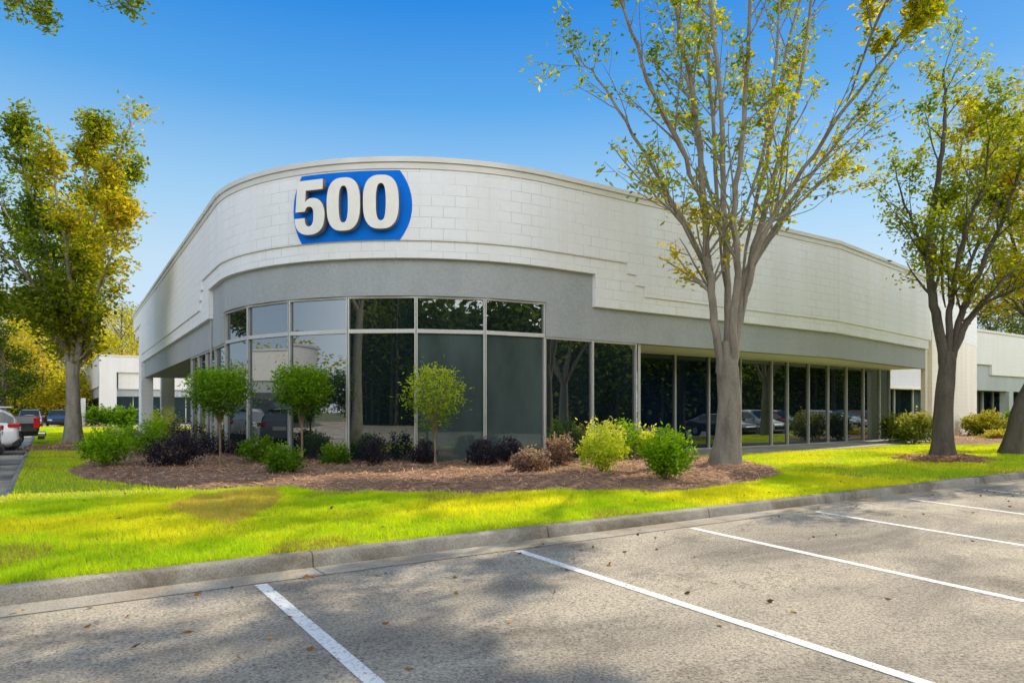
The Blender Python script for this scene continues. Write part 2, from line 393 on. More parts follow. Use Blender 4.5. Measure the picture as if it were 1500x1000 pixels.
main_front = [(98,690),(125,701),(170,706),(235,713),(300,716),(360,711),(420,714),(470,721),(560,722),(640,721),(700,723),(760,720),(830,716),(900,716),(960,719),(1010,716),(1060,709),(1110,702),(1146,693),(1130,683),(1095,676),(1030,671)]
MP = [tuple(p) for p in bed_poly(main_front)]
MAIN = MP+[(16.2, 14.4), (16.2, 15.3), (11.2, 15.3), (8.2, 16.6), (6.3, 18.2), (5.3, 20.5), (5.0, 33.0), (2.2, 34.0), (1.6, 28.0), (1.2, 23.0)]
def ring(px, py, ru, rv, n=18, seed=0):
    c = at(px, py, .2); r = random.Random(seed)
    return [(c.x+ru*(1+.16*r.uniform(-1, 1))*math.cos(2*math.pi*i/n), c.y+rv*(1+.16*r.uniform(-1, 1))*math.sin(2*math.pi*i/n)) for i in range(n)]
BEDS = [MAIN, ring(112, 655, 1.6, 2.6, 18, 3), ring(1378, 671, 1.6, 1.15, 18, 5),
        [(30.0,13.2),(35,12.6),(44,13.2),(60,15),(60,24.5),(44,22),(36,17.6),(33.6,15.6),(31.0,15.2)], [(1.4,70),(5,66),(5,90),(1.0,90)], [(3.0,40),(5.2,38),(9,44.5),(9,58),(3.4,58)]]
def in_beds(u, v):
    r = np.zeros(np.shape(u), bool)
    for P in BEDS: r |= pip(u, v, P)
    return r
# lawn sheet
vs = np.concatenate([np.arange(6.985, 15, .22), np.arange(15, 30, 1.), np.arange(30, 75, 3.)])
tt = np.concatenate([np.linspace(0, .3, 70), np.linspace(.31, 1, 50)])
V = []; Fq = []
for i, v in enumerate(vs):
    l = float(lawn_left(v)); us = l+(72-l)*tt; z = lawn_z(us, np.full_like(us, v)); n = len(tt)
    V += list(zip(us, [v]*n, z))
    if i:
        for k in range(n-1): a = (i-1)*n+k; Fq.append((a, a+1, a+1+n, a+n))
tag(mesh_obj('lawn', V, Fq, M['lawn'], smooth=True), kind='structure')
# mulch beds
def bed_z(u, v, P):
    e = edge_dist(u, v, P); return lawn_z(u, v)+.015+.085*sm(e/.9)+.05*(hash_noise(u, v, 2.3)-.5)*sm(e/.4)+.03*(hash_noise(u, v, 7)-.5)*sm(e/.3)
for bi, P in enumerate(BEDS):
    A = np.array(P); st = .16 if bi == 0 else (.2 if bi < 3 else .8)
    us = np.arange(A[:,0].min(), A[:,0].max()+st, st); vs2 = np.arange(A[:,1].min(), min(A[:,1].max(), 90)+st, st)
    U, W = np.meshgrid(us, vs2); ins = pip(U, W, P); e = edge_dist(U, W, P)
    keep = ins | (e < st*.75); Z = bed_z(U, W, P)-np.where(ins, 0, .035)
    idx = -np.ones(U.shape, int); idx[keep] = np.arange(keep.sum()); V = np.stack([U[keep], W[keep], Z[keep]], 1)
    q = np.stack([idx[:-1,:-1], idx[:-1,1:], idx[1:,1:], idx[1:,:-1]], -1).reshape(-1, 4); q = q[(q >= 0).all(1)]
    tag(np_mesh('mulch_bed', V, q, M['mulch'], smooth=True), kind='structure')
# grass blades: nobody could count them
def blades(n, u0, u1, v0, v1, h0, h1, wd, vis=True):
    u = rng.uniform(u0, u1, n); v = rng.uniform(v0, v1, n)
    ok = (u > lawn_left(v)+.02) & ~in_beds(u, v) & ~((u > 15.6) & (v > 14.35) & (v < 20))
    px = CX+F*(CY*u-SY*v)/(SY*u+CY*v); ok &= (px > -120) & (px < 1620)
    return u[ok], v[ok], rng.uniform(h0, h1, ok.sum()), np.full(ok.sum(), wd)
parts = [blades(300000, -3, 14, 6.98, 12.5, .035, .085, .010), blades(90000, 12, 34, 6.98, 14.4, .035, .075, .016), blades(60000, -3, 5, 10, 34, .035, .075, .018), blades(25000, -1, 5, 32, 74, .05, .09, .05), blades(14000, 30, 60, 7, 14, .04, .08, .03)]
u = np.concatenate([p[0] for p in parts]); v = np.concatenate([p[1] for p in parts]); h = np.concatenate([p[2] for p in parts]); wd = np.concatenate([p[3] for p in parts])
n = len(u); z = lawn_z(u, v); an = rng.uniform(0, 2*math.pi, n); la = rng.uniform(0, 2*math.pi, n); lean = rng.uniform(.2, .95, n)*h
tuft = hash_noise(u, v, 4.5); h *= (.6+.8*tuft)
B = np.stack([u, v, z-.005], 1); side = np.stack([np.cos(an)*wd, np.sin(an)*wd, np.zeros(n)], 1)
tip = B+np.stack([np.cos(la)*lean, np.sin(la)*lean, h], 1)
V = np.stack([B-side*.5, B+side*.5, tip], 1).reshape(-1, 3); T = np.arange(3*n).reshape(-1, 3)
SOD = [tuple(p) for p in bed_poly([(243,748),(275,733),(330,722),(400,716),(415,729),(398,746),(340,770),(300,764)], .17)]
g1 = np.array([.46, .68, .014]); g2 = np.array([.84, .82, .03]); dry = np.array([.52, .42, .12])
t = np.clip(.5+1.5*(hash_noise(u, v, .8)-.5)+.6*(hash_noise(u, v, 5)-.5)+rng.normal(0, .16, n), 0, 1)[:, None]
c = g1*(1-t)+g2*t
dm = (rng.random(n) < .06)[:, None]; c = np.where(dm, dry*.9, c)
bare = hash_noise(u+11, v+5, .75); bm = (bare > .80) & (rng.random(n) < .55); c = np.where(bm[:, None], dry*.8, c); h *= 1
sod = pip(u, v, SOD) & (rng.random(n) < .8); c = np.where(sod[:, None], np.array([.62,.47,.13])*(.8+.4*t), c)
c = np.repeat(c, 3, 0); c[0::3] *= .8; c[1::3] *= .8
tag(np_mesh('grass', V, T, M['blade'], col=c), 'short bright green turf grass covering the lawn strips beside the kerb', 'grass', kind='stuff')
# pine straw on the beds
U = []; Z = []; W = []
for bi, P in enumerate(BEDS[:4]):
    A = np.array(P); n = (90000, 6000, 9000, 7000)[bi]
    u = rng.uniform(A[:,0].min()-.1, min(A[:,0].max(), 45)+.1, n); v = rng.uniform(A[:,1].min()-.1, A[:,1].max()+.1, n)
    px = CX+F*(CY*u-SY*v)/(SY*u+CY*v)
    e = edge_dist(u, v, P); ins = pip(u, v, P)
    ok = (ins | (e < .10*rng.random(n))) & (px > -40) & (px < 1540); U.append(u[ok]); W.append(v[ok]); Z.append(bed_z(u, v, P)[ok]-np.where(ins, 0, .03)[ok])
u = np.concatenate(U); v = np.concatenate(W); z = np.concatenate(Z); n = len(u)
an = rng.uniform(0, 2*math.pi, n); L = rng.uniform(.07, .20, n); dz = rng.normal(.012, .022, n); wd = .009+.0018*np.hypot(u, v)*.35
B = np.stack([u, v, z+rng.uniform(.0, .035, n)], 1); d = np.stack([np.cos(an)*L, np.sin(an)*L, dz], 1); sd = np.stack([-np.sin(an)*wd, np.cos(an)*wd, rng.uniform(-.004, .004, n)], 1)
V = np.stack([B-sd*.5, B+sd*.5, B+d], 1).reshape(-1, 3)
t = rng.random(n)[:, None]; c = np.array([.17, .09, .055])*(1-t)+np.array([.92, .54, .31])*t
tag(np_mesh('pine_straw', V, np.arange(3*n).reshape(-1, 3), M['straw'], col=np.repeat(c, 3, 0)), 'loose brown pine straw needles spread over the planting beds', 'mulch', kind='stuff')
# walk in front of the recessed windows
def P8(off, t):   # beyond the 8 degree bend
    d = (math.cos(R(9)), math.sin(R(9))); nn = (math.sin(R(9)), -math.cos(R(9))); return (24.2+d[0]*t+nn[0]*off, 15+d[1]*t+nn[1]*off)
wk = MB(); A = (13.2, 14.45); Bq = (24.2-.0, 14.45); Cq = P8(.55, 9.6); D1 = (13.2, 16.98); E1 = P8(-1.98, 9.6); e2 = (24.28, 16.98)
for z0, z1 in ((.0, .215),):
    k = len(wk.V)
    ring_ = [A, Bq, Cq, E1, e2, D1]
    wk.V += [(p[0], p[1], z0) for p in ring_]+[(p[0], p[1], z1) for p in ring_]
    wk.F += [[6+i for i in range(6)]]+[[i, (i+1) % 6, 6+(i+1) % 6, 6+i] for i in range(6)]
tag(bevel(wk.build('walkway', M['walk']), .012), kind='structure')
pth = MB().box(4.6, 9.5, 36.5, 37.9, .1, .215); tag(pth.build('walkway', M['walk']), kind='structure')
#@@BUILDING
exec_marker = 0
# ------------------------------------------------------------------ the office building
Cc = (11.0, 21.6); RR = 6.6; LA = RR*math.pi/2; SB = -13.2
BA = R(9); BL = R(1.2); BP = R(14); SP = -23.2
def path(s, off):
    if s < SP:
        n2 = (math.sin(BP), -math.cos(BP)); q = P8(off, -13.2-SP); t = SP-s; return (q[0]+math.cos(BP)*t, q[1]+math.sin(BP)*t), n2
    if s < SB-1e-6:
        return P8(off, SB-s), (math.sin(BA), -math.cos(BA))
    if s <= SB+1e-6:
        k = math.tan(BA/2)*off; return (24.2+k, 15-off), (math.sin(BA/2), -math.cos(BA/2))
    if s <= 0: return (11.0-s, 15-off), (0, -1)
    if s <= LA:
        a = s/RR; n = (-math.sin(a), -math.cos(a)); return (Cc[0]+(RR+off)*n[0], Cc[1]+(RR+off)*n[1]), n
    t = s-LA; d = (math.sin(BL), math.cos(BL)); n = (-math.cos(BL), math.sin(BL))
    return (4.4+d[0]*t+n[0]*off, 21.6+d[1]*t+n[1]*off), n
def samples(s0, s1):
    r = {s0, s1}
    for b in (SP, SB, 0, LA):
        if s0 < b < s1: r.add(b)
    a = max(s0, 0); b = min(s1, LA)
    if b > a:
        n = max(1, int((b-a)/.11))
        for i in range(n+1): r.add(a+(b-a)*i/n)
    return sorted(r)
def band(name, segs, offF, offB, mat, parent):
    """curtain along the wall path; segs = [(s0, s1, z0, z1)] contiguous; closed solid with stepped lower edge"""
    V = []; Fq = []; UV = []
    def quad(pts, uvs):
        k = len(V); V.extend(pts); UV.extend(uvs); Fq.append([k, k+1, k+2, k+3])
    def P(s, o, z): p, _ = path(s, o); return (p[0], p[1], z)
    for gi, (s0, s1, z0, z1) in enumerate(segs):
        ss = samples(s0, s1)
        for a, b in zip(ss[:-1], ss[1:]):
            quad([P(b, offF, z0), P(a, offF, z0), P(a, offF, z1), P(b, offF, z1)], [(-b, z0), (-a, z0), (-a, z1), (-b, z1)])
            quad([P(a, offB, z0), P(b, offB, z0), P(b, offB, z1), P(a, offB, z1)], [(-a, z0), (-b, z0), (-b, z1), (-a, z1)])
            quad([P(a, offF, z0), P(b, offF, z0), P(b, offB, z0), P(a, offB, z0)], [(-a, z0), (-b, z0), (-b, z0+.2), (-a, z0+.2)])
            quad([P(b, offF, z1), P(a, offF, z1), P(a, offB, z1), P(b, offB, z1)], [(-b, z1), (-a, z1), (-a, z1+.2), (-b, z1+.2)])
        nz = segs[gi+1][2] if gi+1 < len(segs) else z1
        pz = segs[gi-1][2] if gi > 0 else z1
        if gi == 0: quad([P(s0, offF, z0), P(s0, offB, z0), P(s0, offB, z1), P(s0, offF, z1)], [(0, z0), (.2, z0), (.2, z1), (0, z1)])
        if gi == len(segs)-1: quad([P(s1, offB, z0), P(s1, offF, z0), P(s1, offF, z1), P(s1, offB, z1)], [(0, z0), (.2, z0), (.2, z1), (0, z1)])
        elif nz != z0:
            lo, hi = min(nz, z0), max(nz, z0)
            pts = [P(s1, offB, lo), P(s1, offF, lo), P(s1, offF, hi), P(s1, offB, hi)]
            if nz < z0: pts = pts[::-1]
            quad(pts, [(0, lo), (.2, lo), (.2, hi), (0, hi)])
    return mesh_obj(name, V, Fq, mat, parent, uv=UV)
bld = empty('office_building', (0, 0, 0))
tag(bld, 'large white block office building with rounded corner, stepped grey band and dark ribbon windows', 'building')
ZS, ZR, ZW, ZWR, ZT = 3.52, 4.42, 4.43, 5.33, 7.78
SR0, SR1 = -1.6, LA+1.75
WEND, GEND = LA+30.0, LA+24.6
band('grey_fascia', [(SP, .0, ZS, 5.5), (.0, LA+.0, ZR, 5.9), (LA, GEND, ZS, 5.5)], .10, -.22, M['grey'], bld)
band('parapet_border', [(SP-.05, SR0, ZW, 7.4), (SR0, SR1, ZWR, 7.4), (SR1, WEND-4.9, ZW, 7.4)], .235, .06, M['white'], bld)
G = .42
band('parapet_wall', [(SP-12.0, SP-.3, ZW+.9, 7.50), (SP-.3, -3.42, ZW+G, 7.50), (-3.42, -3.1, ZW+G+.3, 7.50), (-3.1, -2.75, ZW+G+.6, 7.50), (-2.75, SR1+.9, ZWR+G, 7.50), (SR1+.9, SR1+1.2, ZW+G+.6, 7.5), (SR1+1.2, SR1+1.5, ZW+G+.3, 7.5), (SR1+1.5, WEND-5.4, ZW+G, 7.5), (WEND-5.4, WEND, 6.7, 7.5)], .29, .20, M['white'], bld)
c1 = band('coping', [(SP-12.1, WEND+.05, 7.50, 7.655)], .32, -.1, M['coping'], bld)
c2 = band('coping', [(SP-12.15, WEND+.08, 7.655, ZT)], .365, -.15, M['coping'], bld)
band('parapet_back', [(SP-11.9, WEND-.1, 6.2, 7.49)], .19, -.2, M['white'], bld)
# end walls at both ends of the screen wall
band('pier', [(SP-12.0, SP-.5, .08, ZW+.9)], .285, -.1, M['sunlit_white'], bld)
band('pier', [(SP-.5, SP-.05, .08, ZW+.9)], .1, -.1, M['sunlit_white'], bld)
band('pier', [(WEND-5.4, WEND-3.9, .08, ZW+G)], .255, -.36, M['white'], bld)
band('pier', [(WEND-5.4, WEND-3.9, ZW+G, 6.7)], .255, -.36, M['white'], bld)
band('pier', [(WEND-3.9, WEND, .08, 6.7)], -.02, -.36, M['white'], bld)
pb = MB().box(6.35, 7.15, 51.4, 52.0, .1, 3.9); k = mesh_obj('pier', pb.V, pb.F, M['white'], bld, uv=[(p[0]+p[1], p[2]) for p in pb.V])
rv = [path(s, -.2)[0] for s in samples(SP, WEND-.5)]
poly = [(p[0], p[1], 7.0) for p in rv]+[(27, 52, 7.0), (38, 34, 7.0)]
mesh_obj('roof', poly, [list(range(len(poly)))], M['roof'], bld)
# back walls so that the place holds up from the side
MB().box(9.0, 30.0, 51.6, 51.9, .1, 7.4).build('wall', M['far_white'], bld)
# soffits of the two recesses
sv = MB()
def strip(mb, s0, s1, o0, o1, z):
    ss = samples(s0, s1)
    for a, b in zip(ss[:-1], ss[1:]):
        p = [path(a, o0)[0], path(b, o0)[0], path(b, o1)[0], path(a, o1)[0]]; mb.quad(*[(q[0], q[1], z) for q in p])
SREC = -3.45
strip(sv, SP+.002, SREC, -.22, -2.4, ZS+.012); sv.build('soffit', M['soffit'], bld)
sv = MB(); LREC = LA+6.75
strip(sv, LREC, GEND-.002, -.22, -2.6, ZS+.012); sv.build('soffit', M['grey'], bld)
# ------- windows: one thing per light, frame as sub-part
def window(p, q, n, z0, z1, gm, right=True, left=True, fw=.065, dep=.10, glass_off=0.0):
    d = Vector((q[0]-p[0], q[1]-p[1])); L = d.length; d /= L
    g = MB()
    g.quad((p[0]+n[0]*glass_off, p[1]+n[1]*glass_off, z0), (q[0]+n[0]*glass_off, q[1]+n[1]*glass_off, z0), (q[0]+n[0]*glass_off, q[1]+n[1]*glass_off, z1), (p[0]+n[0]*glass_off, p[1]+n[1]*glass_off, z1))
    o = g.build('window', gm, bld)
    f = MB(); a = glass_off-.03; b = glass_off+dep-.03
    def seg(t0, t1): return (p[0]+d[0]*t0, p[1]+d[1]*t0), (p[0]+d[0]*t1, p[1]+d[1]*t1)
    x, y = seg(0, fw/2); f.obox(x, y, n, a, b, z0, z1)
    x, y = seg(L-fw/2, L); f.obox(x, y, n, a, b, z0, z1)
    x, y = seg(fw/2, L-fw/2); f.obox(x, y, n, a, b-.004, z0, z0+fw*.75); f.obox(x, y, n, a, b-.004, z1-fw*.75, z1)
    f.build('frame', M['alu'], o); return o
def pt(s, o=0): return path(s, o)[0]
ZB = .2; ZM = 3.55
step = LA/6
mats_lo = ['glass_blind', 'glass_blind', 'glass_dark', 'glass_left', 'glass_left', 'glass_left']
mats_hi = ['glass_dark', 'glass_dark', 'glass_dark', 'glass_left', 'glass_left', 'glass_left']
for i in range(6):
    p, q = pt((i+1)*step), pt(i*step); a = (i+.5)/6*math.pi/2; n = (-math.sin(a), -math.cos(a))
    window(p, q, n, ZB, ZM, M[mats_lo[i]]); window(p, q, n, ZM, ZR, M[mats_hi[i]])
for i in range(2):
    window(pt(-1.65*i), pt(-1.65*(i+1)), (0, -1), ZB, ZS, M['glass_dark'])
for i in range(4):
    s = LA+1.66*i; nn = path(LA+1, 0)[1]
    window(pt(s+1.66), pt(s), nn, ZB, ZS, M['glass_left' if i else 'glass_dark'])
# recess, front
OR = -1.95
us = [14.45, 16.3, 18.0, 19.72, 21.45, 23.3, 24.3]; mm = ['glass_blue']*3+['glass_blue', 'glass_dark', 'glass_dark']
for a, b, m_ in zip(us[:-1], us[1:], mm): window((a, 15-OR), (b, 15-OR), (0, -1), ZB, ZS, M[m_], fw=.055)
BG = R(5); n8 = (math.sin(BG), -math.cos(BG)); e0 = Vector((24.3, 15-OR)); d8 = Vector((math.cos(BG), math.sin(BG)))
for i in range(6):
    a = e0+d8*(1.6*i); b = e0+d8*(1.6*(i+1)-(.55 if i == 5 else 0)); window(tuple(a), tuple(b), n8, ZB, ZS, M['glass_dark'], fw=.055)
    last = b
window((14.45, 15.0), (14.45, 15-OR), (1, 0), ZB, ZS, M['glass_dark'])
qn = (-math.sin(BG), math.cos(BG)); d9 = (math.cos(BG), math.sin(BG))
for i in range(2):
    a = (last[0]+qn[0]*1.6*i, last[1]+qn[1]*1.6*i); b = (last[0]+qn[0]*1.6*(i+1), last[1]+qn[1]*1.6*(i+1)); window(a, b, d9, ZB, ZS, M['glass_dark'])
# recess, left side
lr = []
for i in range(7):
    window(pt(LREC+1.2+2.4*(i+1), -2.5), pt(LREC+1.2+2.4*i, -2.5), path(LA+1, 0)[1], ZB, ZS, M['glass_dark'], fw=.09)
window(pt(LREC, -2.5), pt(LREC, 0), (math.sin(BL), math.cos(BL)), ZB, ZS, M['glass_dark'])
# setback wall with an entrance, seen beyond the right corner
sw = MB().box(33.6, 58, 25.6, 25.9, 3.3, 5.0); mesh_obj('wall', sw.V, sw.F, M['far_white'], bld, uv=[(p[0], p[2]) for p in sw.V])
MB().box(33.6, 57.5, 25.1, 25.6, 3.08, 3.3).build('canopy', M['soffit'], bld)
for i in range(9):
    window((34.0+2.5*i, 25.75), (36.5+2.5*i, 25.75), (0, -1), .2, 3.3, M['glass_dark' if i < 7 else 'glass_blind'], fw=.1)
MB().box(33.4, 58, 25.92, 26.1, .0, 7.4).build('wall', M['far_white'], bld)
# conduit with junction box at the left step
cp, cn = path(SR1+.12, .13)
ca = MB().cyl((cp[0], cp[1], .25), (cp[0], cp[1], 5.0), .035, .035, 8).build('conduit_pipe', M['conduit'], bld)
MB().box(cp[0]-.09, cp[0]+.06, cp[1]-.09, cp[1]+.09, 4.78, 5.05).build('junction_box', M['conduit'], ca)
# ------- 500 sign: painted blue field and three raised digits
def arc_s(px, off):
    X = (px-CX)/F; d = Vector(uv_of(X, 1)).normalized(); o = Vector((0, 0)); c = Vector(Cc); r = RR+off
    bq = d.dot(c); disc = bq*bq-(c.dot(c)-r*r); t = bq-math.sqrt(disc); p = d*t; v_ = p-c
    a = math.atan2(-v_.x, -v_.y); X_, Y_ = p.x*CY-p.y*SY, p.x*SY+p.y*CY
    return a*RR, Y_
sg = empty('building_sign', (*path(arc_s(517, .27)[0], .3)[0], 6.4))
tag(sg, 'blue building number sign with raised white digits 500 on the rounded corner', 'sign')
def in_parent(V, o): return [tuple(Vector(v)-o.location) for v in V]
def zpx(py, D): return EYE+(HOR-py)*D/F
s431, D1 = arc_s(431, .27); s443, D2 = arc_s(443, .27); s586, D3 = arc_s(586, .27); s604, D4 = arc_s(604, .27)
zt, zb = 7.46, ZWR+G+.0; zmid = (zt+zb)/2
V = []; Fq = []; rows = 24
for j in range(rows+1):
    z = zb+(zt-zb)*j/rows; k = 1-abs(2*j/rows-1)**2.1
    sl = s443+(s431-s443)*k; sr = s586+(s604-s586)*k
    for i in range(41): p, _ = path(sl+(sr-sl)*i/40, .295); V.append((p[0], p[1], z))
    if j:
        for i in range(40): a = (j-1)*41+i; Fq.append((a, a+1, a+42, a+41))
mesh_obj('backdrop', in_parent(V, sg), Fq, M['blue'], sg)
def curve_mesh(name, loops, depth):
    cu = bpy.data.curves.new(name, 'CURVE'); cu.dimensions = '2D'; cu.fill_mode = 'BOTH'; cu.extrude = depth/2; cu.bevel_depth = .006; cu.bevel_resolution = 1
    for L in loops:
        sp = cu.splines.new('POLY'); sp.points.add(len(L)-1); sp.use_cyclic_u = True
        for p_, (x, y) in zip(sp.points, L): p_.co = (x, y, 0, 1)
    o = bpy.data.objects.new(name, cu); COL.objects.link(o); dg = bpy.context.evaluated_depsgraph_get(); dg.update()
    me = bpy.data.meshes.new_from_object(o.evaluated_get(dg)); bpy.data.objects.remove(o); bpy.data.curves.remove(cu); return me
def superell(w_, h_, e, n=56):
    r = []
    for i in range(n):
        t = 2*math.pi*i/n; c_, s_ = math.cos(t), math.sin(t)
        r.append((w_/2*math.copysign(abs(c_)**(2/e), c_), h_/2*math.copysign(abs(s_)**(2/e), s_)))
    return r
def catmull(pts, n=4):
    out = []; m_ = len(pts)
    for i in range(m_-1):
        a, b, c, d = pts[max(0, i-1)], pts[i], pts[i+1], pts[min(m_-1, i+2)]
        for k in range(n):
            t = k/n; out.append(tuple(.5*((2*b[j])+(c[j]-a[j])*t+(2*a[j]-5*b[j]+4*c[j]-d[j])*t*t+(3*b[j]-a[j]-3*c[j]+d[j])*t**3) for j in (0, 1)))
    return out+[pts[-1]]
outer = catmull([(.34,.60),(.44,.65),(.57,.667),(.75,.645),(.90,.56),(.98,.42),(.985,.30),(.95,.17),(.85,.07),(.68,.012),(.48,0),(.28,.02),(.12,.085),(.03,.19),(.0,.31)])
inner = catmull([(.33,.31),(.345,.225),(.39,.17),(.48,.15),(.57,.175),(.62,.245),(.632,.34),(.62,.44),(.57,.50),(.48,.52),(.39,.50),(.335,.435)])
five = [(.10,1),(.93,1),(.93,.82),(.37,.82)]+outer+inner+[(.03,.435)]
def place_digit(px, pyt, pyb, w_, loops, label):
    s, D = arc_s(px, .42); zt_, zb_ = zpx(pyt, D), zpx(pyb, D); h_ = zt_-zb_
    lp = [[(x*w_, y*h_) for x, y in L] for L in loops]
    me = curve_mesh('digit', lp, .17); me.materials.clear(); me.materials.append(M['letter']); me.materials.append(M['letter_side_shade'])
    for f_ in me.polygons: f_.material_index = 0 if abs(f_.normal.z) > .5 else 1
    o = link(bpy.data.objects.new('digit', me), sg); p, n = path(s, .42)
    o.location = Vector((p[0], p[1], (zt_+zb_)/2))-sg.location
    xa = Vector((-n[1], n[0], 0)); za = Vector((0, 0, 1)); 
    o.rotation_euler = Matrix((xa, za, xa.cross(za))).transposed().to_euler()
    if label: o['label'] = label
    for (bx, bz) in ((0, .3), (0, -.3)):
        pass
    return o
five_c = [[(x-.5, y-.5) for x, y in five]]
zero = [superell(1, 1, 2.7), superell(.29, .70, 2.7)[::-1]]
place_digit(456.5, 266, 345, .86, five_c, None)
place_digit(505, 262, 339, .86, zero, None)
place_digit(559, 258, 336, .87, zero, None)

# ------------------------------------------------------------------ neighbouring buildings
def nb_box(mb_list, name, mat, parent):
    mb = MB(); [mb.box(*b) for b in mb_list]
    return mesh_obj(name, mb.V, mb.F, mat, parent, uv=[(p[0]+p[1], p[2]) for p in mb.V])
nl = empty('office_building', (5.0, 91.5, 0)); tag(nl, 'small white block office building far down the left side behind the hedge', 'building')
def rel(bs, o): return [(b[0]-o.location.x, b[1]-o.location.x*0-o.location.x*0, b[2], b[3], b[4], b[5]) for b in bs]
def boxes(parent, name, mat, bs):
    ox, oy = parent.location.x, parent.location.y
    return nb_box([(b[0]-ox, b[1]-ox, b[2]-oy, b[3]-oy, b[4], b[5]) for b in bs], name, mat, parent)
boxes(nl, 'parapet_wall', M['far_white'], [(5.0, 40, 91.5, 92.0, 6.0, 7.8), (5.0, 5.5, 92.0, 125, 4.4, 7.8)])
boxes(nl, 'wall', M['far_white'], [(6.9, 40, 91.9, 92.3, 4.1, 6.55)])
boxes(nl, 'pier', M['far_white'], [(5.0, 6.7, 91.4, 92.4, .1, 6.0)])
boxes(nl, 'coping', M['coping'], [(4.9, 40.1, 91.38, 92.1, 7.8, 7.95), (4.9, 5.6, 92.1, 125, 7.8, 7.95)])
boxes(nl, 'grey_fascia', M['grey'], [(6.7, 40, 92.2, 92.6, 3.25, 4.1), (5.2, 5.6, 92.4, 125, 3.2, 4.4)])
for i in range(11): 
    wv = boxes(nl, 'window', M['glass_blue'], [(6.7+1.9*i, 8.6+1.9*i, 93.6, 93.7, .1, 3.25)])
    fr = boxes(nl, 'frame', M['alu'], [(8.5+1.9*i, 8.6+1.9*i, 93.5, 93.62, .1, 3.24)]); fr.parent = wv
for i in range(5):
    wv = boxes(nl, 'window', M['glass_dark'], [(6.0, 6.1, 94+2.2*i, 96.1+2.2*i, .1, 3.2)])
boxes(nl, 'roof', M['roof'], [(5.6, 40, 92.4, 125, 7.0, 7.2)]); boxes(nl, 'wall', M['far_white'], [(6.2, 40, 94.0, 125, .0, 6.9)])
nr = empty('office_building', (59.0, 25.6, 0)); tag(nr, 'white office building with stepped grey band right of the block pier, behind yellow hedges', 'building')
boxes(nr, 'parapet_wall', M['far_white'], [(54, 63.2, 25.4, 25.8, 5.25, 7.8), (63.2, 95, 25.4, 25.8, 4.45, 7.8)])
boxes(nr, 'coping', M['coping'], [(53.9, 95.1, 25.3, 25.95, 7.8, 7.98)])
boxes(nr, 'grey_fascia', M['grey'], [(54, 63.2, 25.6, 25.95, 4.2, 5.3), (63.2, 95, 25.6, 25.95, 3.2, 4.6), (58.5, 63.2, 25.6, 25.95, 3.2, 4.2)])
boxes(nr, 'wall', M['sunlit_white'], [(54, 58.5, 27.6, 27.9, 3.2, 4.2), (58.3, 58.5, 25.7, 27.6, 3.2, 4.2)])
boxes(nr, 'soffit', M['soffit'], [(54, 95, 25.9, 29, 4.2, 4.3)])
boxes(nr, 'pier', M['grey'], [(66.6, 67.4, 25.5, 26.2, .1, 3.2)])
for i in range(18):
    wv = boxes(nr, 'window', M['glass_blue' if i != 5 else 'glass_left'], [(54+1.9*i, 55.9+1.9*i, 27.0, 27.1, .1, 3.2)])
    fr = boxes(nr, 'frame', M['alu'], [(55.8+1.9*i, 55.9+1.9*i, 26.9, 27.02, .1, 3.2)]); fr.parent = wv
boxes(nr, 'roof', M['roof'], [(54.2, 95, 26, 55, 7.0, 7.2)]); boxes(nr, 'wall', M['far_white'], [(54.2, 95, 27.8, 55, .0, 6.9)])
# the block across the left lot that the curved glass reflects
no = empty('office_building', (-52, 27, 0)); tag(no, 'white office building with rounded corner across the left lot, mirrored in curved glass', 'building')
def rbox(parent, name, mat, off, z0, z1):
    mb = []; V = []; pts = []
    cx, cy, r = 4.0, -6.0, 6.0+off
    pts.append((-24, -12.0-off)); 
    for i in range(17): a = -math.pi/2+math.pi/2*i/16; pts.append((cx+r*math.cos(a), cy+r*math.sin(a)))
    pts += [(10+off, 26), (-24, 26)]
    n = len(pts); V = [(p[0], p[1], z0) for p in pts]+[(p[0], p[1], z1) for p in pts]
    per = np.concatenate([[0], np.cumsum([math.dist(pts[i], pts[(i+1) % n]) for i in range(n)])])
    Fq = [[i, (i+1) % n, n+(i+1) % n, n+i] for i in range(n)]+[list(range(n, 2*n)), list(range(n))[::-1]]
    return mesh_obj(name, V, Fq, mat, parent, uv=[(per[i], z0) for i in range(n)]+[(per[i], z1) for i in range(n)])
rbox(no, 'parapet_wall', M['far_white'], .25, 4.6, 7.6); rbox(no, 'grey_fascia', M['grey'], .1, 3.4, 4.6); rbox(no, 'window', M['glass_dark'], 0, .0, 3.4); rbox(no, 'coping', M['coping'], .35, 7.6, 7.8)
# low screen wall by the far end of the lawn
sc_ = MB(); k = 0
sc_.V = [(2.55,72,.1),(2.9,72,.1),(2.9,77,.1),(2.55,77,.1),(2.55,72,2.7),(2.9,72,2.7),(2.9,77,2.05),(2.55,77,2.05)]
sc_.F = [(3,2,1,0),(4,5,6,7),(0,1,5,4),(1,2,6,5),(2,3,7,6),(3,0,4,7)]
tag(sc_.build('screen_wall', M['far_white']), 'low grey screen wall with sloping top behind the left tree trunk', 'wall')
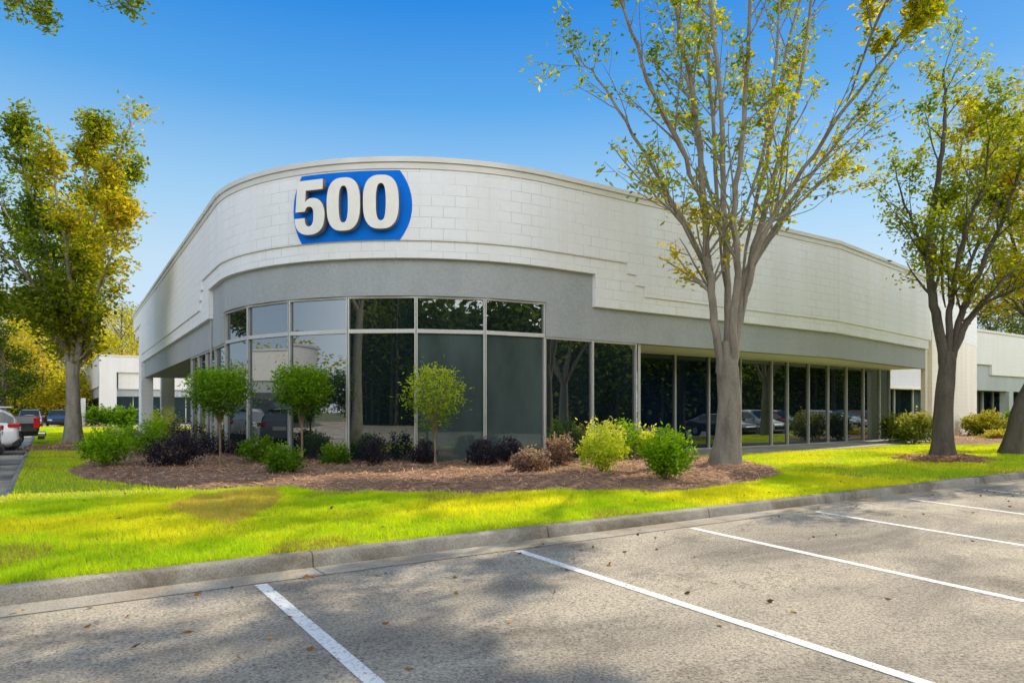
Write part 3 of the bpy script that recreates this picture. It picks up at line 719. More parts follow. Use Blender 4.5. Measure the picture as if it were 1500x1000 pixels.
# ------------------------------------------------------------------ trees and shrubs
class Tubes:
    def __init__(s): s.V = []; s.T = []; s.n = 0
    def add(s, P, rad, sides=7):
        P = np.array([tuple(p) for p in P], float); m = len(P); d = np.gradient(P, axis=0); d /= np.linalg.norm(d, axis=1)[:, None]+1e-9
        ref = np.array([.31, .85, .42]); a = np.cross(d, ref); a /= np.linalg.norm(a, axis=1)[:, None]+1e-9; b = np.cross(d, a)
        t = np.linspace(0, 2*np.pi, sides, endpoint=False)
        ringv = P[:, None, :]+(a[:, None, :]*np.cos(t)[None, :, None]+b[:, None, :]*np.sin(t)[None, :, None])*np.array(rad)[:, None, None]
        k = s.n; s.V.append(ringv.reshape(-1, 3)); i = np.arange(m-1)[:, None]*sides; j = np.arange(sides)[None, :]; j2 = (j+1) % sides
        s.T.append(np.stack([k+i+j, k+i+j2, k+i+sides+j2, k+i+sides+j], -1).reshape(-1, 4)); s.n += m*sides
    def build(s, name, mat, parent): return np_mesh(name, np.concatenate(s.V), np.concatenate(s.T), mat, parent, smooth=True)
def leaves(name, P, L, W, cols, mat, parent, up=-.15, flat=.5):
    """one little folded leaf per point"""
    n = len(P); a = rng.normal(0, 1, (n, 3)); a[:, 2] = a[:, 2]*flat+up; a /= np.linalg.norm(a, axis=1)[:, None]
    r = rng.normal(0, 1, (n, 3)); r[:, 2] += 1.2; b = np.cross(a, r); b /= np.linalg.norm(b, axis=1)[:, None]+1e-9; nn = np.cross(a, b)
    L = L*rng.uniform(.65, 1.25, n)[:, None]; W = W*rng.uniform(.7, 1.2, n)[:, None]
    V = np.stack([P, P+a*L*.5+b*W*.5+nn*W*.18, P+a*L, P+a*L*.5-b*W*.5+nn*W*.18], 1).reshape(-1, 3)
    k = np.arange(n)[:, None]*4; T = np.stack([k+[0, 1, 2], k+[0, 2, 3]], 1).reshape(-1, 3)
    return np_mesh(name, V, T, mat, parent, col=np.repeat(cols, 4, 0))
rt = random.Random(5)
def rvec(): return Vector((rt.gauss(0, 1), rt.gauss(0, 1), rt.gauss(0, 1)))
def smooth3(pts, n=5):
    P = [Vector(p) for p in pts]; out = []
    for i in range(len(P)-1):
        a, b, c, d = P[max(0, i-1)], P[i], P[i+1], P[min(len(P)-1, i+2)]
        for k in range(n):
            t = k/n; out.append(.5*((2*b)+(c-a)*t+(2*a-5*b+4*c-d)*t*t+(3*b-a-3*c+d)*t**3))
    out.append(P[-1]); return out
def grow(T, A, p, d, L, r, lvl, spec):
    n = max(4, int(L/.3)); pts = [p.copy()]; d = d.normalized()
    for i in range(n):
        d = (d+rvec()*spec['wob']+Vector((0, 0, spec['up']))).normalized(); p = p+d*(L/n); pts.append(p.copy())
    T.add(pts, [r*(1-.75*i/n)+.002 for i in range(n+1)], 5 if r > .02 else 3)
    if lvl <= 0:
        for i in range(1, n+1): A.append((pts[i], i/n))
        return
    k = max(2, int(L*spec['dens']))
    for j in range(k):
        t = rt.uniform(.2, 1); i = min(n, max(1, int(t*n))); dd = (pts[i]-pts[i-1]).normalized()
        q = dd.cross(rvec()).normalized(); an = R(rt.uniform(22, 48))
        grow(T, A, pts[i], dd*math.cos(an)+q*math.sin(an), L*rt.uniform(.35, .62)*(1.1-.5*t), r*.45*(1.1-.4*t), lvl-1, spec)
    for i in range(n//2, n+1): A.append((pts[i], i/n))
def zelkova(name, label, base, trunk, limbs, spec, palette, nleaf, L, W, group=None, barkm='bark', colfn=None, clus=.06, clump=.16, boost=None):
    o = empty(name, base); tag(o, label, 'tree', group); b0 = Vector(base)
    T = Tubes(); A = []
    tp = [Vector(p)-b0 for p in trunk[0]]; T.add(smooth3(tp, 12), np.interp(np.linspace(0, 1, (len(tp)-1)*12+1), np.linspace(0, 1, len(tp)), trunk[1]), 32)
    Vt = T.V[-1]; ctr = np.array([tuple(x) for x in smooth3(tp, 12)]).repeat(32, 0); rel_ = Vt-ctr; ang = np.tile(np.linspace(0, 2*np.pi, 32, endpoint=False), len(Vt)//32); zz = Vt[:, 2]
    flare = np.clip(1-zz/.9, 0, 1)**1.5
    k_ = 1+.05*np.sin(5*ang+zz*.8+base[0])+.22*flare*np.clip(np.sin(5*ang+base[0]*3), -.3, 1)+.06*(hash_noise(np.cos(ang)*1.5+9, np.sin(ang)*1.5+zz*1.3+4, 2.0)-.5)
    T.V[-1] = ctr+rel_*k_[:, None]
    for (pts, r0, r1) in limbs:
        P = smooth3([Vector(p)-b0 for p in pts]); m = len(P)
        for i in range(1, m): P[i] = P[i]+rvec()*.02
        T.add(P, [(r0+(r1-r0)*i/(m-1))*(min(1, .3+.14*i) if pts[0][2] > trunk[0][-1][2]+.12 else 1) for i in range(m)], 10)
        Ltot = sum((P[i+1]-P[i]).length for i in range(m-1)); k = int(Ltot*spec['first'])
        for j in range(k):
            t = rt.uniform(spec['start'], 1); i = min(m-1, max(1, int(t*(m-1)))); dd = (P[i]-P[i-1]).normalized()
            q = dd.cross(rvec()).normalized(); an = R(rt.uniform(18, 45))
            grow(T, A, P[i], dd*math.cos(an)+q*math.sin(an), spec['len']*rt.uniform(.6, 1.2)*(1.15-.5*t), max(.008, (r0+(r1-r0)*t)*.4), spec['lvl'], spec)
        for i in range(int(m*.4), m): A.append((P[i], .8))
    T.build('trunk', M[barkm], o)
    AP = np.array([tuple(a[0]) for a in A]); 
    W_ = AP+np.array(base)[None, :]; wt = clus+np.clip(hash_noise(AP[:, 0]*1.0+AP[:, 2]*.6+50, AP[:, 1]-AP[:, 2]*.8+70, 1.3), 0, 1)**2; wt = wt*(boost(W_) if boost else 1); idx = rng.choice(len(AP), nleaf, p=wt/wt.sum())
    P = AP[idx]+rng.normal(0, clump, (nleaf, 3))*np.array([1, 1, .8])
    cc = np.array(palette); hue = hash_noise(P[:, 0]+P[:, 2]*.7+37, P[:, 1]-P[:, 2]*.4+91, .55)
    if colfn is not None: hue = hue*.55+.45*colfn(P)
    hue = np.clip(hue+rng.normal(0, .17, nleaf), 0, .999)*(len(cc)-1); i0 = hue.astype(int); f = (hue-i0)[:, None]
    cols = cc[i0]*(1-f)+cc[np.minimum(i0+1, len(cc)-1)]*f; cols = cols*rng.uniform(.75, 1.2, nleaf)[:, None]
    leaves('crown', P, L, W, cols, M['leaf'], o)
    return o
GREEN = (.11, .18, .012); MID = (.22, .28, .015); YEL = (.50, .40, .02); GOLD = (.55, .33, .02)
# centre tree: vase of bare-ish limbs, leaves thin
D0 = 17.0
def c(px, py, dd=0): return atD(px, py, D0+dd)
zelkova('zelkova_tree', 'tall thinly leaved vase shaped tree with pale trunk in the main planting bed', tuple(c(1063, 683)-Vector((0,0,.05))),
  ([c(1063, 690), c(1063, 672), c(1066, 640), c(1068, 590), c(1066, 540), c(1066, 500)], [.46, .36, .30, .265, .255, .15]),
  [([c(1058, 560), c(1052, 500, -.1), c(1042, 430, -.2), c(1035, 360, -.3), c(1027, 240, -.4), c(1012, 130, -.5), c(990, 10, -.6), c(970, -110, -.3), c(965, -330, .6)], .11, .025),
   ([c(1047, 470, -.1), c(1035, 400, .2), c(1008, 335, .5), c(965, 262, .7), c(905, 160, .8), c(868, 105, .8), c(835, 75, .8)], .085, .012),
   ([c(1037, 400, .1), c(1000, 330, -.6), c(950, 275, -.9), c(890, 210, -1.2)], .05, .008),
   ([c(1030, 300, -.3), c(995, 215, -1.0), c(958, 140, -1.4), c(915, 20, -1.6), c(890, -70, -1.7)], .08, .015),
   ([c(1064, 540, .1), c(1066, 420, .2), c(1060, 300, .3), c(1056, 150, .4), c(1040, 0, .5), c(1030, -120, .6), c(1010, -380, 1.5)], .095, .02),
   ([c(1072, 530, -.1), c(1080, 400, -.5), c(1076, 300, -.9), c(1092, 150, -1.4), c(1098, 0, -1.7), c(1100, -100, -1.8)], .10, .018),
   ([c(1074, 540, .1), c(1092, 410, .3), c(1125, 290, .5), c(1165, 150, .9), c(1190, 0, 1.2), c(1205, -110, 1.4)], .10, .018),
   ([c(1088, 470, .2), c(1102, 385, 0), c(1150, 290, -.4), c(1222, 180, -1.2), c(1300, 80, -1.8), c(1375, -30, -2.4)], .08, .012),
   ([c(1092, 440, .2), c(1118, 360, .8), c(1190, 255, 1.4), c(1260, 160, 1.7), c(1330, 60, 1.8)], .075, .012),
   ([c(1100, 400, .2), c(1150, 320, 1.0), c(1230, 238, 1.6), c(1310, 155, 1.9)], .05, .008),
   ([c(1082, 430, .3), c(1120, 240, 2.0), c(1160, 40, 3.2), c(1200, -100, 4.0)], .08, .015),
   ([c(1062, 420, .3), c(1048, 250, 2.0), c(1036, 60, 3.0), c(1010, -80, 3.6), c(1000, -330, 4.2)], .07, .015),
   ([c(1190, 10, 1.0), c(1235, -70, -1), c(1300, -95, -3.2), c(1390, -125, -4.8), c(1480, -165, -5.6)], .045, .01),
   ([c(1240, 150, -1.2), c(1290, 20, -2.6), c(1350, -90, -4.0), c(1440, -130, -5.0)], .04, .01),
   ([c(1098, 0, -1.7), c(1110, -90, -3), c(1165, -140, -4.6), c(1225, -205, -5.8)], .04, .01),
   ([c(1100, -60, -1.2), c(1110, -200, .6), c(1120, -380, 1.8)], .05, .015),
   ([c(1040, -40, .5), c(1070, -180, 2.2), c(1085, -340, 3.2)], .05, .015),
   ([c(1060, 360, .3), c(1020, 200, 1.2), c(1000, 60, 1.9), c(975, -80, 2.3)], .07, .014),
   ([c(1082, 330, .3), c(1128, 180, 1.5), c(1140, 20, 2.2), c(1150, -100, 2.6)], .07, .014)],
  dict(wob=.07, up=.035, dens=1.2, first=1.8, start=.25, len=2.1, lvl=1), [(.12,.20,.012), (.20,.28,.012), (.34,.36,.016), (.55,.47,.02), (.60,.48,.02)], 19500, .16, .08, clump=.10, boost=lambda P: 1+3.6*((P[:, 1] < 9.3) & (P[:, 2] > 8.6)),
  colfn=lambda P: np.clip(.3+(-P[:, 2]+9)/14+rng.normal(0, .1, len(P)), 0, 1))
# left tree: dense golden crown
D0 = 28.8
zelkova('zelkova_tree', 'dense golden green tree with forked trunk on the left lawn beside parked cars', tuple(c(107, 655)),
  ([c(107, 658), c(107, 645), c(107, 600), c(106, 560), c(106, 530)], [.52, .37, .265, .24, .19]),
  [([c(110, 550), c(117, 490), c(118, 430), c(135, 330, -.4), c(165, 250, -.8), c(193, 178, -1)], .13, .03),
   ([c(103, 550), c(92, 480), c(80, 420), c(60, 330, .5), c(36, 250, .8), c(28, 188, 1)], .12, .03),
   ([c(108, 530), c(108, 430, .5), c(112, 330, 1), c(127, 250, 1.5), c(146, 178, 1.8)], .13, .03),
   ([c(96, 500), c(60, 430, -1), c(10, 370, -2), c(-50, 320, -2.6)], .12, .03),
   ([c(112, 500), c(140, 430, -1), c(165, 370, -1.8), c(178, 310, -2.2)], .08, .02),
   ([c(100, 480), c(70, 400, 2), c(20, 330, 3.2), c(-20, 260, 4)], .1, .02),
   ([c(112, 490), c(135, 410, 2), c(160, 330, 3), c(185, 250, 3.5)], .1, .02),
   ([c(104, 470), c(100, 380, -2), c(85, 300, -3), c(75, 215, -3.5)], .1, .02),
   ([c(98, 520), c(60, 470, -1.2), c(15, 440, -2), c(-40, 430, -2.6)], .07, .015),
   ([c(92, 470), c(40, 440, .5), c(-20, 425, 1), c(-70, 400, 1)], .08, .02)],
  dict(wob=.09, up=.05, dens=1.6, first=2.9, start=.03, len=1.5, lvl=1), [(.07,.12,.01), GREEN, MID, (.38,.37,.016), YEL], 38000, .22, .12, clump=.22, clus=.05,
  colfn=lambda P: np.clip(.5+(P[:, 0]*CY-P[:, 1]*SY)/4.5, 0, 1))  # sunlit right side of the crown put into the leaf colours
D0 = 20.2
zelkova('zelkova_tree', 'green and yellow tree with backlit trunk in its own mulch ring, right lawn', tuple(c(1380, 671)),
  ([c(1380, 674), c(1380, 655), c(1382, 600), c(1386, 555), c(1390, 515)], [.38, .29, .24, .23, .19]),
  [([c(1384, 540), c(1374, 470), c(1362, 410), c(1362, 340, -.2), c(1378, 240, -.4), c(1385, 160, -.5), c(1382, 100, -.6)], .15, .025),
   ([c(1368, 420), c(1345, 350, .5), c(1322, 290, .9), c(1308, 230, 1.2)], .06, .01),
   ([c(1390, 525), c(1392, 455), c(1402, 400, .3), c(1425, 300, .7), c(1445, 200, 1)], .11, .02),
   ([c(1394, 530), c(1405, 470), c(1425, 420, -.5), c(1460, 340, -1), c(1490, 260, -1.4), c(1510, 190, -1.6)], .11, .02),
   ([c(1396, 515), c(1425, 460), c(1470, 410, .5), c(1520, 365, 1), c(1580, 310, 1.4)], .11, .02),
   ([c(1400, 430), c(1440, 340, 1.6), c(1480, 250, 2.4), c(1510, 160, 2.9)], .07, .015),
   ([c(1385, 450), c(1380, 360, 1.6), c(1400, 260, 2.4), c(1420, 160, 2.8)], .07, .015),
   ([c(1390, 440), c(1410, 350, -1.6), c(1440, 270, -2.6), c(1450, 190, -3)], .07, .015),
   ([c(1410, 470), c(1470, 430, -1.2), c(1530, 410, -2), c(1590, 390, -2.4)], .06, .012)],
  dict(wob=.09, up=.03, dens=1.6, first=2.0, start=.2, len=1.9, lvl=1), [(.11,.18,.01), MID, (.30,.34,.016), (.48,.44,.016), YEL], 16500, .15, .08, clump=.16, barkm='bark_backlit',
  colfn=lambda P: np.clip(.35+(P[:, 0]*CY-P[:, 1]*SY)/5, 0, 1))
D0 = 22.5
zelkova('zelkova_tree', 'leaning tree at the right edge of the photo with golden leaves over the far office', tuple(c(1486, 662)),
  ([c(1484, 666), c(1488, 645), c(1497, 600), c(1515, 560), c(1530, 520)], [.42, .33, .27, .25, .2]),
  [([c(1525, 535), c(1515, 460), c(1495, 400), c(1480, 330), c(1475, 250)], .1, .02),
   ([c(1528, 520), c(1540, 440), c(1545, 340), c(1540, 220), c(1530, 120)], .13, .02),
   ([c(1530, 520), c(1570, 450), c(1620, 370), c(1660, 260)], .12, .02),
   ([c(1518, 480), c(1490, 445), c(1462, 425), c(1450, 410)], .05, .01),
   ([c(1540, 460), c(1560, 360, -1.5), c(1580, 260, -2.5)], .08, .02)],
  dict(wob=.09, up=.03, dens=1.6, first=2.4, start=.2, len=1.9, lvl=1), [GREEN, MID, YEL, GOLD], 15000, .14, .08, clump=.22, barkm='bark_backlit')
for i_, (u_, v_, lb_, zo, rr_, nl) in enumerate([(33.5, 9.2, 'next tree of the kerb row, beyond the right edge of the photo', 0, 1, 9000), (24.5, -1.5, 'tree in the lot behind the stalls, beyond the right edge of the photo', 0, 1, 6000)]):
    bz = Vector((u_, v_, -.2)); mk = lambda a, r, h: (u_-(2.2 if zo else 0)*min(1, max(0, (h-4)/3.5))+rr_*r*math.cos(a), v_+(1.9 if zo else .6)*min(1, max(0, (h-4)/3.5))+rr_*r*math.sin(a), h+zo)
    zelkova('zelkova_tree', lb_, tuple(bz), ([(u_, v_, -.3), (u_, v_, .2), (u_, v_, 1.8+zo*.5), (u_+.05, v_, 3.2+zo)], [.42, .32, .25, .2]),
      [([(u_, v_, 2.9+zo), mk(a_, .9, 4.6), mk(a_+.1, 2.3, 7.0), mk(a_, 3.8, 9.6+(a_ % 1.1))], .1, .015) for a_ in (0.2, 1.1, 2.0, 2.9, 3.7, 4.6, 5.5)]+[([(u_, v_, 2.9+zo), mk(1, .3, 6.5), mk(2, .4, 11)], .12, .02)],
      dict(wob=.09, up=.04, dens=1.4, first=2.0, start=.5, len=1.3, lvl=1), [GREEN, MID, (.3,.28,.016), YEL], nl, .2, .12, clump=.24)
# overhanging tree just left of the camera: only two drooping sprays reach the frame
def n_(px, py, D): return atD(px, py, D)
zelkova('overhanging_tree', 'leafy twigs of a tree hanging into the sky at the top left corner', (-4.6, 8.75, .2),
  ([(-4.6, 8.75, 0), (-4.5, 8.75, 1.5), (-4.4, 8.8, 4.0), (-4.2, 8.8, 6.0)], [.36, .22, .19, .15]),
  [([(-4.2, 8.8, 5.8), (-3.6, 9.1, 7.6), n_(40, -200, 10.5), n_(110, -120, 10.5), n_(160, -45, 10.5), n_(192, 18, 10.5)], .09, .006),
   ([(-4.3, 8.8, 5.8), (-3.9, 9.0, 7.8), n_(-40, -90, 10), n_(10, -70, 10), n_(48, -20, 10), n_(62, 12, 10)], .07, .005),
   ([(-3.9, 9.0, 7.2), n_(-60, -70, 10.2), n_(-10, -40, 10.2), n_(14, -6, 10.2)], .05, .006),
   ([n_(40, -200, 10.5), n_(95, -100, 10.8), n_(122, -22, 10.8)], .03, .005),
   ([(-4.2, 8.8, 5.8), (-5.5, 8.2, 8.0), (-6.5, 8.0, 10.0)], .1, .03), ([(-4.2, 8.8, 5.8), (-5.0, 10.0, 8.4), (-5.2, 11.0, 10.5)], .1, .03)],
  dict(wob=.12, up=-.03, dens=2.0, first=2.2, start=.45, len=.5, lvl=0), [(.09,.15,.012), GREEN, MID, (.34,.36,.02)], 3000, .095, .045, clump=.07)
# ---- shrubs
def clear_of_wall(b, gap):
    # step toward the lot until the plant stands clear of the glass line
    for _ in range(60):
        d = math.hypot(b.x-11, b.y-21.6)
        bad = (b.y < 21.6 and b.x < 11 and d < 6.6+gap) or (b.x >= 11 and b.y > 15-gap) or (b.y >= 21.6 and b.x > 4.4-gap and b.y < 29)
        if not bad: break
        b.x *= .992; b.y *= .992
    return b
def shrub(name, label, px, py, w_, h_, pal, n, L, W, cat='shrub', style='round', z=None, group=None, dens_low=0.0):
    b = at(px, py, .22 if z is None else z); b.z = (.2 if z is None else z)
    if z is None: clear_of_wall(b, .45)
    D = Vector((b.x*SY+b.y*CY,)) if False else b.x*SY+b.y*CY; rx = w_*D/F/2*1.1; hh = h_*D/F*1.04
    o = empty(name, tuple(b)); tag(o, label, cat, group); T = Tubes(); m = max(8, int(n/160)); tips = []
    for i in range(m):
        a = rt.uniform(0, 2*math.pi); q = rt.uniform(.15, 1)**.6; t_ = Vector((math.cos(a)*rx*q*.85, math.sin(a)*rx*q*.85, hh*(1-.45*q*q)*rt.uniform(.7, 1)))
        T.add([(0, 0, -.05), tuple(t_*.45+rvec()*.02), tuple(t_)], [.012, .008, .003], 4); tips.append(t_)
    T.build('stems', M['stem'], o)
    ncl = max(14, int(n/55)); C = []
    for i in range(ncl):
        a = rt.uniform(0, 2*math.pi); ph = rt.uniform(-.35 if style == 'round' else -.15, 1); rr = rt.uniform(.72, 1.05) if style == 'round' else rt.uniform(.5, 1.22)
        cxy = math.sqrt(max(0, 1-ph*ph*.92)) if ph > 0 else 1-.35*abs(ph)
        C.append((math.cos(a)*rx*cxy*rr*.88, math.sin(a)*rx*cxy*rr*.88, hh*(.42+.56*ph*rr)))
    C = np.array(C); P = C[rng.integers(0, ncl, n)]+rng.normal(0, 1, (n, 3))*np.array([rx, rx, hh*.6])*.16
    ns = 22; sd_ = rng.normal(0, 1, (ns, 3)); sd_[:, 2] = np.abs(sd_[:, 2])*(1.2 if style != 'round' else .8)+.1; sd_ /= np.linalg.norm(sd_, axis=1)[:, None]
    sh = rng.random(n) < (.2 if style != 'round' else .14); ks = rng.integers(0, ns, sh.sum()); tt_ = rng.uniform(.6, 1.0, sh.sum())*(1+.32*rng.random(ns)[ks])
    P[sh] = sd_[ks]*tt_[:, None]*np.array([rx, rx, hh*.62])+np.array([0, 0, hh*.4])+rng.normal(0, .018, (sh.sum(), 3))
    inn = rng.random(n) < .25; P[inn] *= rng.uniform(.4, .9, (inn.sum(), 1)); P[:, 2] = np.maximum(P[:, 2], .03)
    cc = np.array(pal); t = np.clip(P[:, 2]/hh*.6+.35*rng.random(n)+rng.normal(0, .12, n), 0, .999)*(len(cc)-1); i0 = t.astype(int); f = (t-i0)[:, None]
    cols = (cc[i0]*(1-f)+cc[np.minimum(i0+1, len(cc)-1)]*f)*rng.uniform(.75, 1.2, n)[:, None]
    leaves('foliage', P, L, W, cols, M['shrub'], o, up=.35 if style != 'round' else .1, flat=.8)
    return o
NAN = [(.08,.18,.006), (.20,.38,.010), (.34,.54,.018)]; NANY = [(.24,.36,.012), (.56,.66,.04), (.80,.80,.18)]
PUR = [(.018,.016,.026), (.035,.030,.050), (.075,.062,.09)]; PURD = [(.06,.035,.045), (.19,.12,.115), (.55,.40,.34)]
GRN = [(.04,.10,.006), (.11,.23,.010), (.22,.37,.018)]
SHR = [
 ('nandina_shrub', 'bright green feathery shrub farthest left in the bed, nearest the left tree', 160, 686, 66, 56, NAN, 2600),
 ('nandina_shrub', 'bright green feathery shrub behind the leftmost one, in front of the white pier', 205, 672, 62, 56, NAN, 2400),
 ('nandina_shrub', 'yellow green shrub beside the foot of the far white piers', 240, 650, 46, 48, NANY, 1300),
 ('loropetalum_shrub', 'dark purple shrub at the front of the left purple clump', 256, 686, 70, 46, PUR, 3000),
 ('loropetalum_shrub', 'dark purple shrub at the back of the left purple clump, under the stucco step', 268, 662, 62, 42, PUR, 2400),
 ('loropetalum_shrub', 'dark purple shrub beside the thin trunk of the leftmost standard tree', 311, 667, 40, 38, PUR, 1500),
 ('boxwood_shrub', 'green rounded shrub in front of the narrow curved panes, left of the thin stemmed one', 378, 682, 48, 42, GRN, 2000),
 ('boxwood_shrub', 'green topped shrub with bare tan lower stems', 417, 697, 52, 46, GRN, 1700),
 ('boxwood_shrub', 'small green dome shrub right of the middle standard tree', 490, 684, 40, 34, GRN, 1500),
 ('loropetalum_shrub', 'spiky purple shrub low against the fourth curved pane', 549, 686, 42, 44, PUR, 1300),
 ('loropetalum_shrub', 'dark purple shrub left beside the sunlit standard tree', 622, 677, 34, 36, PUR, 1200),
 ('loropetalum_shrub', 'dark purple shrub just right of the black path light', 708, 685, 42, 40, PUR, 1600),
 ('loropetalum_shrub', 'dark purple shrub against the glass right of the path light pair', 744, 679, 38, 36, PUR, 1300),
 ('loropetalum_shrub', 'low pinkish brown sunlit shrub in front of the purple ones', 777, 694, 54, 36, PURD, 2000),
 ('loropetalum_shrub', 'taller reddish purple shrub with sunlit tips left of the lime shrub', 819, 685, 42, 48, PURD, 1900),
 ('nandina_shrub', 'lime yellow feathery shrub, the brightest in the bed', 885, 694, 62, 66, NANY, 3000),
 ('nandina_shrub', 'green upright shrub behind the lime one, against the window corner', 913, 676, 46, 56, NAN, 1700),
 ('nandina_shrub', 'yellow green small shrub between the two large sunlit ones', 944, 675, 42, 46, NANY, 1500),
 ('nandina_shrub', 'large green feathery shrub left of the central tree trunk', 976, 704, 66, 66, NAN, 3000)]
for s_ in SHR:
    nm = s_[0]; st = 'round' if nm != 'nandina_shrub' else 'up'
    lw = (.085, .035) if nm == 'nandina_shrub' else ((.06, .03) if nm == 'loropetalum_shrub' else (.06, .04))
    shrub(nm, s_[1], s_[2], s_[3], s_[4], s_[5], s_[6], s_[7], lw[0]*1.15, lw[1]*1.15, 'shrub', st, group='shrubs in the planting bed')
HED = [
 ('variegated_shrub', 'yellow and green variegated bush under the right soffit end', 1338, 650, 54, 44, [(.05,.10,.01),(.20,.25,.03),(.5,.47,.14)], 2600, .16),
 ('variegated_shrub', 'green bush against the last panes of the recessed windows', 1312, 648, 34, 40, [(.03,.08,.008),(.10,.17,.015),(.3,.32,.05)], 1500, .16),
 ('hedge_shrub', 'yellow green hedge bush right of the block pier', 1447, 641, 58, 33, [(.08,.12,.01),(.26,.27,.02),(.42,.38,.04)], 2600, .2),
 ('hedge_shrub', 'pale yellow low shrub in front of the hedge by the right office', 1462, 645, 46, 14, [(.2,.2,.03),(.4,.36,.06),(.5,.42,.1)], 900, .16),
 ('hedge_shrub', 'dark green bush behind the leaning right trunk', 1489, 640, 30, 34, GRN, 1200, .2),
 ('hedge_shrub', 'green hedge block before the far left office, nearer the white pier', 187, 629, 20, 32, GRN, 900, .3),
 ('hedge_shrub', 'green hedge block before the far left office, middle of the row', 168, 625, 34, 28, GRN, 1300, .3),
 ('hedge_shrub', 'green hedge block before the far left office, nearest the left tree', 145, 625, 30, 28, GRN, 1200, .3),
 ('hedge_shrub', 'green shrub between the two white piers', 232, 632, 34, 34, GRN, 1500, .2)]
for nm, lb, px, py, w_, h_, pal, n, L in HED: shrub(nm, lb, px, py, w_, h_, pal, n, L, L*.5, 'bush', 'round', z=.17, group='hedges by the buildings')
# ---- clipped standard trees in the bed
def standard(label, px, py, top, w_, pcy, chh, pal, n, flat):
    b = at(px, py, .25); clear_of_wall(b, 1.0); b.z = .2; D = b.x*SY+b.y*CY; o = empty('clipped_tree', tuple(b)); tag(o, label, 'small tree', 'clipped standard trees in the bed')
    rx = w_*D/F/2; H = EYE+(HOR-top)*D/F-b.z; hc = chh*D/F; fork = H-hc; T = Tubes(); A = []
    T.add([(0, 0, -.1), (.01, 0, fork*.5), (.0, .01, fork)], [.034, .026, .024], 7)
    for i in range(16):
        a = 2*math.pi*i/16+rt.uniform(-.2, .2); q = rt.uniform(.35, 1); e = Vector((math.cos(a)*rx*q*.85, math.sin(a)*rx*q*.85, fork+hc*rt.uniform(.5, .85)))
        P = smooth3([(0, .0, fork*rt.uniform(.8, 1.)), tuple(Vector((e.x*.35, e.y*.35, fork+(e.z-fork)*.5))), tuple(e)], 3); T.add(P, [.014*(1-.7*k/(len(P)-1)) for k in range(len(P))], 4)
    T.build('trunk', M['stem'], o)
    a = rng.uniform(0, 2*np.pi, n); q = np.sqrt(rng.random(n)); zz = rng.random(n)
    prof = np.where(zz > .45, 1-.25*((zz-.45)/.55)**3*(1 if flat else 2.2), .45+.55*(zz/.45))
    lump = .8+.35*hash_noise(np.cos(a)*2+5, np.sin(a)*2+zz*3+px*.01, 1.6)
    P = np.stack([np.cos(a)*rx*q*prof*lump, np.sin(a)*rx*q*prof*lump, fork+hc*(.12+.86*zz)], 1)
    keep = (zz > .25) | (rng.random(n) < .3); P = P[keep]; zz = zz[keep]; P += rng.normal(0, .05, P.shape)*(1+2.2*(rng.random(len(P)) < .14))[:, None]
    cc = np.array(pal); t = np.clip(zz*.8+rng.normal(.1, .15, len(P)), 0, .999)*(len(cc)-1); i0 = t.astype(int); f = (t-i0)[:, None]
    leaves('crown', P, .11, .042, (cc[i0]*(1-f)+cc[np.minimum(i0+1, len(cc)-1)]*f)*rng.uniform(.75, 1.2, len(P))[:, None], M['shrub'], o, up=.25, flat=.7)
ST = [(.05,.12,.006), (.14,.28,.010), (.25,.42,.016)]
standard('flat topped clipped small tree, leftmost of the three before the curved glass', 322, 682, 543, 88, 0, 74, ST, 5200, True)
standard('clipped small tree with rounded green head before the third and fourth curved panes', 442, 672, 539, 84, 0, 78, ST, 5200, True)
standard('loose headed sunlit small tree, rightmost of the three, before the blind covered glass', 637, 680, 538, 90, 0, 100, [(.12,.22,.010), (.30,.42,.016), (.52,.58,.05)], 2400, False)
# path light
pl = at(685, 682, .22); plo = empty('path_light', (pl.x, pl.y, .2)); tag(plo, 'small black path light standing in the mulch left of the purple shrubs', 'path light')
MB().cyl((0, 0, -.1), (0, 0, .36), .028, .028, 10).build('post', M['black'], plo); MB().cyl((0, 0, .36), (0, 0, .40), .05, .05, 12).cyl((0, 0, .40), (0, 0, .44), .045, .02, 12).build('lamp_head', M['black'], plo)
# ---- wood edge behind: individual trees with trunk and crown
def back_tree(label, u, v, H, rad, pal, n, L, zc=.25, name='woodland_tree', group='trees at the edge of the wood', barkm='bark_dark'):
    o = empty(name, (u, v, -.3)); tag(o, label, 'tree', group); T = Tubes()
    T.add([(0, 0, 0), (.1, .1, H*.4), (.0, .2, H*.75), (.1, .1, H*.95)], [.32, .24, .12, .03], 8)
    ncl = 34; C = []
    for i in range(ncl):
        zz = rt.uniform(zc, 1); rr = rad*(1-((zz-.55)/.62)**2 if zz > .55 else .75+.25*(zz-zc)/(.55-zc))*math.sqrt(rt.uniform(.1, 1)); a = rt.uniform(0, 2*math.pi); C.append((rr*math.cos(a), rr*math.sin(a), zz*H))
        T.add([(0, .1, zz*H*.8), (C[-1][0]*.5, C[-1][1]*.5, zz*H*.92), C[-1]], [.07, .05, .02], 4)
    T.build('trunk', M[barkm], o); C = np.array(C); ci = rng.integers(0, ncl, n)
    P = C[ci]+rng.normal(0, 1, (n, 3))*np.array([.2, .2, .13])*rad
    cc = np.array(pal); hue = rng.random(ncl)[ci]*.6+rng.random(n)*.4; hue = np.clip(hue, 0, .999)*(len(cc)-1); i0 = hue.astype(int); f = (hue-i0)[:, None]
    leaves('crown', P, L, L*.6, (cc[i0]*(1-f)+cc[np.minimum(i0+1, len(cc)-1)]*f)*rng.uniform(.7, 1.25, n)[:, None], M['leaf'], o)
